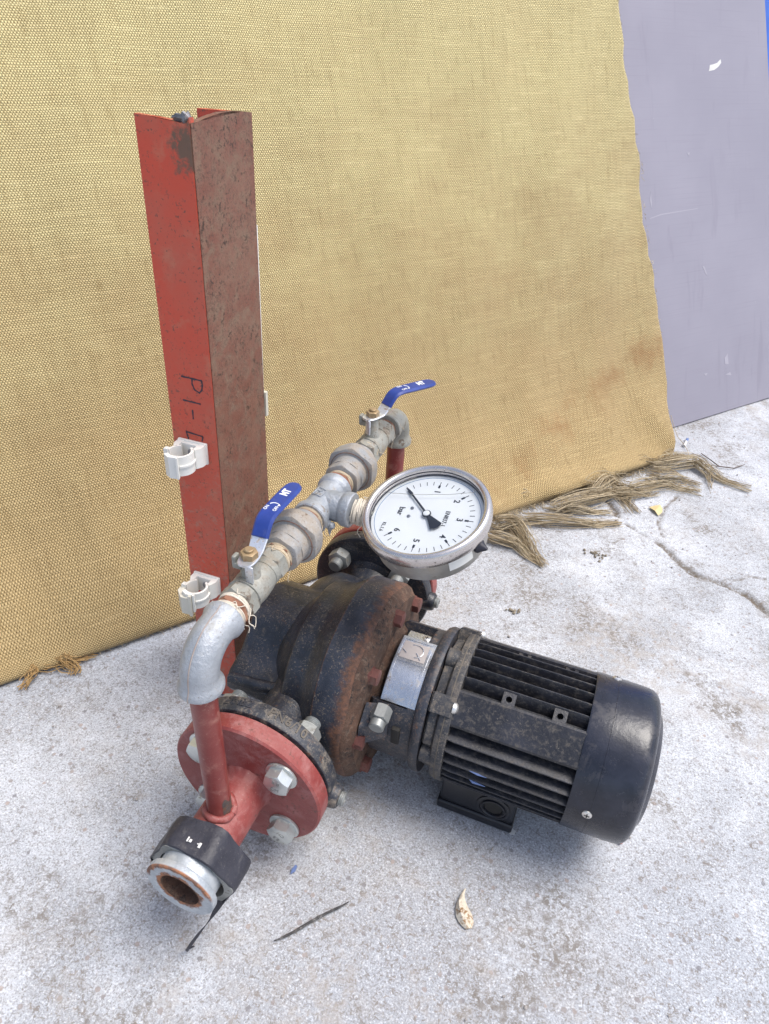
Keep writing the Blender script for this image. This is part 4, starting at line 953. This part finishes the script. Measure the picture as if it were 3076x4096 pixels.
nipple(-.1700, -.1560, h1='hemp_pale', h2='hemp_pale', mid=.44, seed=1, loose=9)
nipple(-.0965, -.0890, mid=.2, seed=2, loose=2)
nipple(-.0440, -.0330, mid=.5, seed=3, loose=2)
nipple(.0235, .0330, mid=.62, seed=4, loose=2)
nipple(.0935, .1010, mid=.2, seed=5, loose=3)
nipple(.1560, .1640, mid=.55, seed=6, loose=5)

# ball valves: local y along the pipe, z up from the pipe axis, origin on the stem
def ball_valve(ys, zs, turn, mat, lab):
    L = Matrix.Translation((0, ys, HB)); ly = L @ frame((0, 0, 0), (0, 1, 0), (1, 0, 0)) @ Matrix.Diagonal((BS, BS, 1, 1))
    k = MB(); k.hexa(.0340, -.0235, -.0120, ly, both=True, rot=R(15)); k.lathe([(-.0125, .0165), (-.0118, .0186), (-.0112, .0186), (-.0085, .0178), (0, .0186), (.0100, .0178), (.0150, .0168), (.0155, .0160), (.0162, .0160), (.0165, .0168), (.0230, .0168)], ly, 40)
    k.hexa(.0320, .0230, .0360, ly, both=True, rot=R(15))
    k.lathe([(.010, .0082), (.0165, .0078), (.0190, .0066), (zs - .0062, .0062)], L, 24)
    k.box((-.0092, -.001, zs - .0125), (.008, .0080, .0055), L, bev=.0012); k.box((-.0118, -.001, zs - .0088), (.0038, .0070, .009), L, bev=.0012)
    v = part('ball_valve', k, mat, pump, label=lab)
    HM = L @ Matrix.Rotation(turn, 4, 'Z')
    zp = zs - .0045
    k = MB(); pa = [(-.0112, zp, 0.0046, .002), (-.0105, zp, 0.0089, .002), (-.008, zp, 0.0127, .002), (-.004, zp, 0.0146, .002), (.002, zp, 0.0146, .002), (.0085, zp, 0.0132, .002), (.0115, zp + .0008, 0.0129, .002), (.0190, zp + .0085, 0.0140, .002), (.024, zp + .0142, 0.0137, .002)]
    k.sweep(pa, HM, .3); k.box((.0045, -.0098, zp - .0078), (.0064, .0018, .0155), HM, bev=.0007)
    part('handle_plate', k, 'handle_steel', v)
    k = MB(); gp = [(.0178, zp + .0071, 0.0145, .0030), (.0182, zp + .0076, 0.0148, .0042), (.0235, zp + .0140, 0.0149, .0044), (.0262, zp + .0166, 0.0151, .0046), (.0295, zp + .0182, 0.0152, .0046), (.036, zp + .0188, 0.0156, .0046), (.060, zp + .0170, 0.0160, .0046), (.074, zp + .0158, 0.0160, .0046), (.0790, zp + .0153, 0.0151, .0045), (.0825, zp + .0150, 0.0127, .0043), (.0848, zp + .0148, 0.0089, .0040), (.0858, zp + .0147, 0.0042, .0032)]
    k.sweep(gp, HM, .42); gr = part('handle_grip', k, 'blue_grip', v)
    def ong(rt_, upx, h_):   # print runs from stem to tip, its top towards local -x
        s_ = rt_; z_ = np.interp(s_, [p[0] for p in gp], [p[1] for p in gp]) + .0024 + h_
        return HM @ Vector((-upx, s_, z_))
    tm = text_mb('MT', .0094, .0003, lambda x, y, h: ong(x * .80 + .0655, y, h), .00034, shear=.12, spacing=.95)
    text_mb('ON', .0042, .0003, lambda x, y, h: ong(x + .0385, y + .0040, h), .00002, mb=tm); text_mb('OFF', .0042, .0003, lambda x, y, h: ong(x + .0392, y - .0038, h), .00002, mb=tm)
    tm.tube([ong(.0440 + .0030 * math.cos(t), -.0002 + .0038 * math.sin(t), .0001) for t in np.linspace(1.45, -1.35, 12)], .00042, 5)
    c_ = [ong(.0440 + .0004, -.0054, .0002), ong(.0466, -.0034, .0002), ong(.0430, -.0031, .0002)]; tm.add(c_, [(0, 1, 2)])
    part('grip_print', tm, 'white_ink', v)
    k = MB(); k.hexa(.0118, zp + .001, zp + .0064, L, rot=.35); k.lathe([(zp + .006, .0036), (zp + .0084, .0036), (zp + .0090, .0030)], L, 20); part('stem_nut', k, 'stem_nut', v)
ball_valve(-.1326, .0335, R(3), 'galv_dirty', 'near ball valve with its blue lever along the pipe')
ball_valve(.1120, .0390, R(-27), 'galv_dirty', 'far ball valve with its blue lever turned aside')
# unions
def union(y0, near):
    k = MB(); BY = globals()['BY'] @ Matrix.Diagonal((1.09, 1.09, 1, 1))
    k.hexa(.0390, y0, y0 + .016, BY, both=True, rot=.2 + y0 * 9, rnd=1.08); k.lathe([(y0 + .010, .0205), (y0 + .0205, .0210), (y0 + .0215, .0236), (y0 + .0260, .0236)], BY, 40)
    k.lathe([(y0 + .038, .0215), (y0 + .0465, .0190), (y0 + .0490, .0186)], BY, 40)
    u = part('union_fitting', k, 'galv_union', pump, label='pipe union below the near blue lever' if near else 'pipe union beyond the tee')
    k = MB(); k.hexa(.0540, y0 + .0215, y0 + .0370, BY, both=True, rot=.55, rnd=1.085); k.lathe([(y0 + .0370, .0255), (y0 + .0405, .0232), (y0 + .0410, .018)], BY, 40)
    part('union_nut', k, 'galv_union', u)
    k = MB(); k.lathe([(y0 + .0212, .0236), (y0 + .0210, .0241), (y0 + .0216, .0243)], BY, 48, False, False); part('rust_line', k, 'nipple_rust', u)
union(-.0900, True); union(.0345, False)
# tee
TC = -.005
k = MB()
k.lathe([(-.029, .0165), (-.0288, .0196), (-.0278, .0209), (-.0225, .0210), (-.0205, .0200), (-.0185, .0178), (-.012, .0174), (.012, .0174), (.0185, .0178), (.0205, .0200), (.0225, .0210), (.0278, .0209), (.0288, .0196), (.029, .0165)], Matrix.Translation((0, TC, 0)) @ BY, 40)
k.lathe([(0, .0172), (.014, .0180), (.0195, .0178), (.0215, .0198), (.0235, .0208), (.0290, .0207), (.0300, .0196), (.0302, .015)], frame((0, TC, HB), (1, 0, .02), (0, 1, 0)) @ Matrix.Diagonal((BS, BS, 1, 1)), 40)
tee = part('pipe_tee', k, 'galv', pump)
k = MB()     # cast lump with drips beneath the branch
for (x, y, z_, r_) in ((.012, -.0152, HB - .0092, .0040), (.0165, -.0160, HB - .0100, .0035), (.008, -.0156, HB - .0088, .0032)):
    k.lathe([(-r_, .0003), (-r_ * .7, r_ * .7), (0, r_), (r_ * .7, r_ * .7), (r_, .0003)], Matrix.Translation((x, TC + y, z_)), 14)
k.lathe([(-.012, .0002), (-.006, .0016), (0, .0036)], Matrix.Translation((.0145, TC - .0160, HB - .0105)), 10)
part('casting_lump', k, 'galv', tee)
def on_tee(x, y, h):     # wraps over the run: x along -y..+y, y up the flank
    t = R(98) + y / .0139; rr = .0139 + h; return (rr * math.cos(t), TC - .003 + x, HB + rr * math.sin(t))
k = MB()
for a_, b_ in (((-.0075, -.004), (.0035, -.0055)), ((.0035, -.0055), (.0075, .004)), ((.0075, .004), (-.0035, .0055)), ((-.0035, .0055), (-.0075, -.004))):
    k.tube([on_tee(a_[0] + (b_[0] - a_[0]) * i / 5, a_[1] + (b_[1] - a_[1]) * i / 5, .0002) for i in range(6)], .0006, 6)
k.tube([on_tee(-.003 + .0022 * math.cos(t), .0022 * math.sin(t), .0002) for t in np.linspace(.5, 5.6, 9)], .0005, 6); k.tube([on_tee(.0025 + .002 * math.cos(t), .002 * math.sin(t), .0002) for t in np.linspace(.5, 5.9, 9)], .0005, 6)
part('cast_emblem', k, 'galv', tee)
AB = frame((0, TC, HB), (1, .10, -.05), (0, 1, 0)) @ Matrix.Diagonal((.92, .92, 1, 1))
k = MB(); k.lathe([(.028, .0115), (.043, .0118), (.045, .0100)], AB, 24); k.box((0, 0, .0465), (.0175, .0160, .0060), AB, bev=.001)
stem = part('gauge_stem', k, 'galv_dirty', pump)
hemp_wrap(.0300, .0435, .0124, stem, 'hemp_pale', 30, 3, 21, AB)

# pressure gauge
GC = Vector((.0985, .0002, .2256)); GU = Vector((.9866, -.0207, .1618)).normalized(); GN = Vector((-.1618, -.2495, .9548)).normalized(); GR = GU.cross(GN).normalized(); GU = GN.cross(GR).normalized()
GM = Matrix.Identity(4)
for i in range(3): GM[i][0], GM[i][1], GM[i][2], GM[i][3] = GR[i], GU[i], GN[i], GC[i]
k = MB(); k.lathe([(-.0310, .0), (-.0310, .0440), (-.0295, .0485), (-.0265, .0508), (-.004, .0520), (.002, .0525), (.002, .0512), (-.0005, .0512), (-.0005, .0)], GM, 96)
gauge = part('pressure_gauge', k, 'case_steel', pump, label='round steel pressure gauge with white dial, lying face up')
k = MB(); k.lathe([(.0010, .0508), (.0078, .0508), (.0092, .0515), (.0100, .0530), (.0098, .0550), (.0084, .0567), (.0050, .0577), (.0005, .0578), (-.0028, .0570), (-.0044, .0552), (-.0048, .0525)], GM, 128, False, False)
part('bezel', k, 'stainless', gauge, ang=60)
k = MB(); k.lathe([(.0008, .0502), (.0016, .0501), (.0022, .0508)], GM, 96, False, False); k.lathe([(.0046, .0508), (.0050, .0503), (.0060, .0508)], GM, 96, False, False); part('gasket', k, 'gasket', gauge)
k = MB(); k.lathe([(-.0002, .0510), (.0002, .0510)], GM, 96); part('dial', k, 'dial', gauge)
D = .00045
def gp_(x, y, h=0): return GM @ Vector((x, y, D + h))
k = MB()
def bar_(ang_, r0, r1, wd):
    t = R(ang_); d = Vector((math.sin(t), math.cos(t), 0)); n_ = Vector((d.y, -d.x, 0)); pts = [d * r0 - n_ * wd / 2, d * r1 - n_ * wd / 2, d * r1 + n_ * wd / 2, d * r0 + n_ * wd / 2]
    k.rings([[gp_(p.x, p.y, -.0002) for p in pts], [gp_(p.x, p.y, 0) for p in pts]])
for i in range(0, 31):
    ad = -135 + 9 * i; bar_(ad, .0378, .0422, .00055)
    if i % 5 == 0: bar_(ad, .0345, .0380, .0019)
for i in range(1, 7):
    t = R(-135 + 45 * i); text_mb(str(i), .0078, .0002, lambda x, y, h: gp_(x + .0297 * math.sin(t), y + .0297 * math.cos(t), h), .00012, k)
text_mb('bar', .0076, .0002, lambda x, y, h: gp_(x - .0013, y - .0252, h), .00012, k)
text_mb('EN837-1', .0056, .0002, lambda x, y, h: gp_(x * .92 + .001, y + .0172, h), .00005, k)
text_mb('KL.1.6', .0046, .0002, lambda x, y, h: gp_(x * .9 + .0196, y - .0350, h), .00002, k)
part('dial_print', k, 'black_ink', gauge)
k = MB(); k.lathe([(D - .0002, .0475), (D, .0475), (D, .0471), (D - .0002, .0471)], GM, 96, False, False); part('dial_circle', k, 'blue_ink', gauge)
k = MB()
for x in (-.0062, .0038): k.lathe([(D, .0017), (D + .0006, .0015), (D + .0009, .0006)], GM @ Matrix.Translation((x, -.016, 0)), 16)
part('dial_rivet', k, 'screw_dark', gauge)
# pointer at zero with a fan shaped tail
k = MB(); t = R(-135); d = Vector((math.sin(t), math.cos(t), 0)); n_ = Vector((d.y, -d.x, 0)); hz = .0022
def poly_(pts): k.rings([[gp_(p.x, p.y, hz) for p in pts], [gp_(p.x, p.y, hz + .0004) for p in pts]])
poly_([d * .003 - n_ * .0010, d * .028 - n_ * .0008, d * .0305 - n_ * .0015, d * .0350 - n_ * .0011, d * .0412, d * .0350 + n_ * .0011, d * .0305 + n_ * .0015, d * .028 + n_ * .0008, d * .003 + n_ * .0010])
poly_([-d * .003 - n_ * .0016, -d * .0178 - n_ * .0058, -d * .0196 - n_ * .0030, -d * .0201, -d * .0196 + n_ * .0030, -d * .0178 + n_ * .0058, -d * .003 + n_ * .0016])
k.lathe([(D + .0021, .0040), (D + .0028, .0040)], GM, 28); part('pointer', k, 'black_ink', gauge)
k = MB(); k.lathe([(D + .0026, .0031), (D + .0033, .0030), (D + .0036, .0026)], GM, 28); part('pointer_hub', k, 'dial', gauge)
k = MB(); k.add([GM @ Vector((.0506 * math.cos(2 * PI * i / 64), .0506 * math.sin(2 * PI * i / 64), .0054)) for i in range(64)], [tuple(range(64))]); part('glass', k, 'glass', gauge)
k = MB(); LQ = [(-.0420, -.0235), (-.0335, -.0345), (-.0190, -.0435), (-.018, -.0400), (-.0188, -.030), (-.0195, -.0180), (-.022, -.004), (-.0245, .0120), (-.0285, .026), (-.0310, .0350), (-.0345, .0340)]
k.tube([gp_(x, y, .0036) for x, y in LQ], .00022, 5); part('liquid_line', k, 'case_steel', gauge)
k = MB(); rs = []
for i in range(9):
    ad = R(37 + 26 * i / 8)   # sticker on the flank
    rs.append([GM @ Vector((.05235 * math.cos(ad), .05235 * math.sin(ad), z_)) for z_ in (-.0185, -.0075)])
k.add([p for r_ in rs for p in r_], [(2 * i, 2 * i + 1, 2 * i + 3, 2 * i + 2) for i in range(8)])
part('sticker', k, 'white_plastic', gauge)
k = MB(); k.lathe([(.050, .0062), (.0535, .0062), (.0560, .0040), (.0605, .0012)], GM @ frame((0, 0, -.012), (math.cos(R(73)), math.sin(R(73)), 0)), 20); part('filler_plug', k, 'gasket', gauge)

# ------------------------------------------------------------------ litter on the floor
def flat_thing(name, pts, th, mat, label, cat, hump=.0, group=None):
    k = MB(); c = sum((Vector((x, y, 0)) for x, y in pts), Vector()) / len(pts); z0 = ZG - .0012
    n = len(pts)
    r0 = [(x, y, z0 + random.uniform(0, .0008) + (hump * random.uniform(.2, 1))) for x, y in pts]; r1 = [(x, y, z_ + th) for x, y, z_ in r0]
    vs = r0 + r1 + [(c.x, c.y, z0 + hump), (c.x, c.y, z0 + hump + th)]; fs = []
    for i in range(n):
        j = (i + 1) % n; fs += [(i, j, n + j, n + i), (n + i, n + j, 2 * n + 1), (j, i, 2 * n)]
    k.add(vs, fs); return tag(part(name, k, mat, ang=20), label, cat, group)
flat_thing('dry_leaf', [(.3239, .6445), (.333, .655), (.3418, .6594), (.346, .648), (.3464, .6366), (.3409, .6248), (.334, .632)], .0006, 'leaf', 'small curled yellow leaf lying on the concrete near the fringe', 'leaf', .006)
k = MB()
HK = [(.2091, -.1242, .002), (.2080, -.1310, .003), (.2085, -.1370, .006), (.2110, -.1425, .007), (.2150, -.1480, .008), (.2190, -.1535, .006), (.2225, -.1580, .002)]
HWD = [.0012, .0028, .0048, .0062, .0078, .0070, .0030]; rs = []
for i, ((x, y, h_), wd) in enumerate(zip(HK, HWD)):
    a_ = R(35 + 12 * math.sin(i)); dx, dy = math.cos(a_) * wd, math.sin(a_) * wd; z0 = ZG - .0008
    rs.append([(x - dx, y - dy, z0 + .0004), (x - dx * .5, y - dy * .5, z0 + h_ * .8 + random.uniform(0, .001)), (x, y, z0 + h_ + random.uniform(-.001, .001)), (x + dx * .5, y + dy * .5, z0 + h_ * .6), (x + dx, y + dy, z0 + .0006), (x, y, z0)])
k.rings(rs)
tag(part('paper_scrap', k, 'husk', ang=15), 'crumpled pale scrap of paper on the concrete below the motor', 'paper scrap')
k = MB(); SP = [(.1105, -.1790), (.1055, -.1850), (.1009, -.1901), (.0955, -.1965), (.0901, -.2025), (.0845, -.2100), (.079, -.2175), (.0745, -.2230), (.0701, -.2288), (.0660, -.2330), (.0615, -.2366)]
k.tube([(x + random.uniform(-.0005, .0005), y, ZG - .0008 + random.uniform(0, .0004)) for x, y in SP], [.0006, .0013, .0018, .0015, .0020, .0017, .0021, .0016, .0018, .0012, .0005], 7, flat=.6)
tag(part('rubber_strip', k, 'charcoal', ang=20), 'thin black crumbling strip lying on the concrete in front of the flange', 'strip')
flat_thing('plastic_flake', [(.0475, -.1775), (.0505, -.1735), (.0500, -.168), (.0478, -.1672), (.0466, -.1725)], .0008, 'blue_flake', 'small dark blue flake on the concrete right of the taped nut', 'flake', .0012)
k = MB(); k.tube([(.4060, .897, ZG), (.4091, .8927, ZG), (.4233, .8758, ZG + .001), (.4406, .8572, ZG), (.455, .858, ZG + .0012), (.4678, .8629, ZG), (.4886, .8885, ZG)], [.0007, .001, .001, .0012, .0011, .001, .0005], 6); k.tube([(.403, .8502, ZG), (.42, .853, ZG + .001), (.4406, .8560, ZG)], .0007, 6)
tag(part('twig', k, 'twig'), 'thin dark forked twig on the concrete beyond the fringe', 'twig')
k = MB(); k.lathe([(0, .0026), (.022, .0026)], frame((.3730, .9117, ZG), (.16, .98, .03)), 10); k.lathe([(.022, .0027), (.033, .0027)], frame((.3730, .9117, ZG), (.16, .98, .03)), 10)
st_ = tag(part('lollipop_stick', k, 'white_chip'), 'tiny white stub with a blue end under the board corner', 'stub')
k = MB(); k.lathe([(.0222, .0029), (.0332, .0029)], frame((.3730, .9117, ZG), (.16, .98, .03)), 10); part('blue_end', k, 'blue_flake', st_)
flat_thing('paint_flake', [(.2340, -.0500), (.2375, -.0450), (.2415, -.0465), (.2410, -.0505), (.2370, -.0520)], .0008, 'white_chip', 'small white flake on the concrete at the corner of the terminal box', 'flake', .001)
def crumbs(name, c, n, rad, mat, label, cat):
    k = MB()
    for i in range(n):
        x, y = c[0] + random.gauss(0, rad), c[1] + random.gauss(0, rad * .7); r_ = random.uniform(.0009, .0028)
        k.lathe([(-r_ * .3, r_ * .8), (r_ * .3, r_), (r_ * .9, r_ * .5)], Matrix.Translation((x, y, ZG - .001)) @ Matrix.Rotation(random.random() * 6, 4, 'Z') @ Matrix.Diagonal((1, random.uniform(.5, 1), 1, 1)), 6)
    return tag(part(name, k, mat, ang=20), label, cat)
crumbs('soil_crumbs', (.254, .4683), 26, .008, 'crumb', 'dark heap of soil crumbs on the concrete right of the fringe', 'soil')['group'] = 'soil crumbs on the floor'
crumbs('soil_crumbs', (.1645, .2830), 16, .005, 'crumb', 'few dark soil crumbs on the concrete behind the pump cover', 'soil')['group'] = 'soil crumbs on the floor'
k = MB(); k.lathe([(-.001, .0022), (.001, .0030), (.0028, .0016)], Matrix.Translation((.3448, -.0142, ZG)), 8); tag(part('red_pebble', k, 'brick_stone'), 'tiny red pebble on the concrete just below the fan cover', 'pebble')
k = MB()
for i in range(420):
    x, y = random.uniform(-.42, .72), random.uniform(-.42, 1.1); r_ = random.choice([.0006, .0008, .001, .0013, .0018]) * random.uniform(.8, 1.2)
    k.lathe([(-r_ * .3, r_ * .9), (r_ * .35, r_), (r_ * .9, r_ * .45)], Matrix.Translation((x, y, ZG - .0016)) @ Matrix.Rotation(random.random() * 6, 4, 'Z') @ Matrix.Diagonal((1, random.uniform(.5, 1), .8, 1)), 6)
tag(part('grit', k, 'stone', ang=20), 'fine loose grit scattered over the concrete', 'grit', kind='stuff')
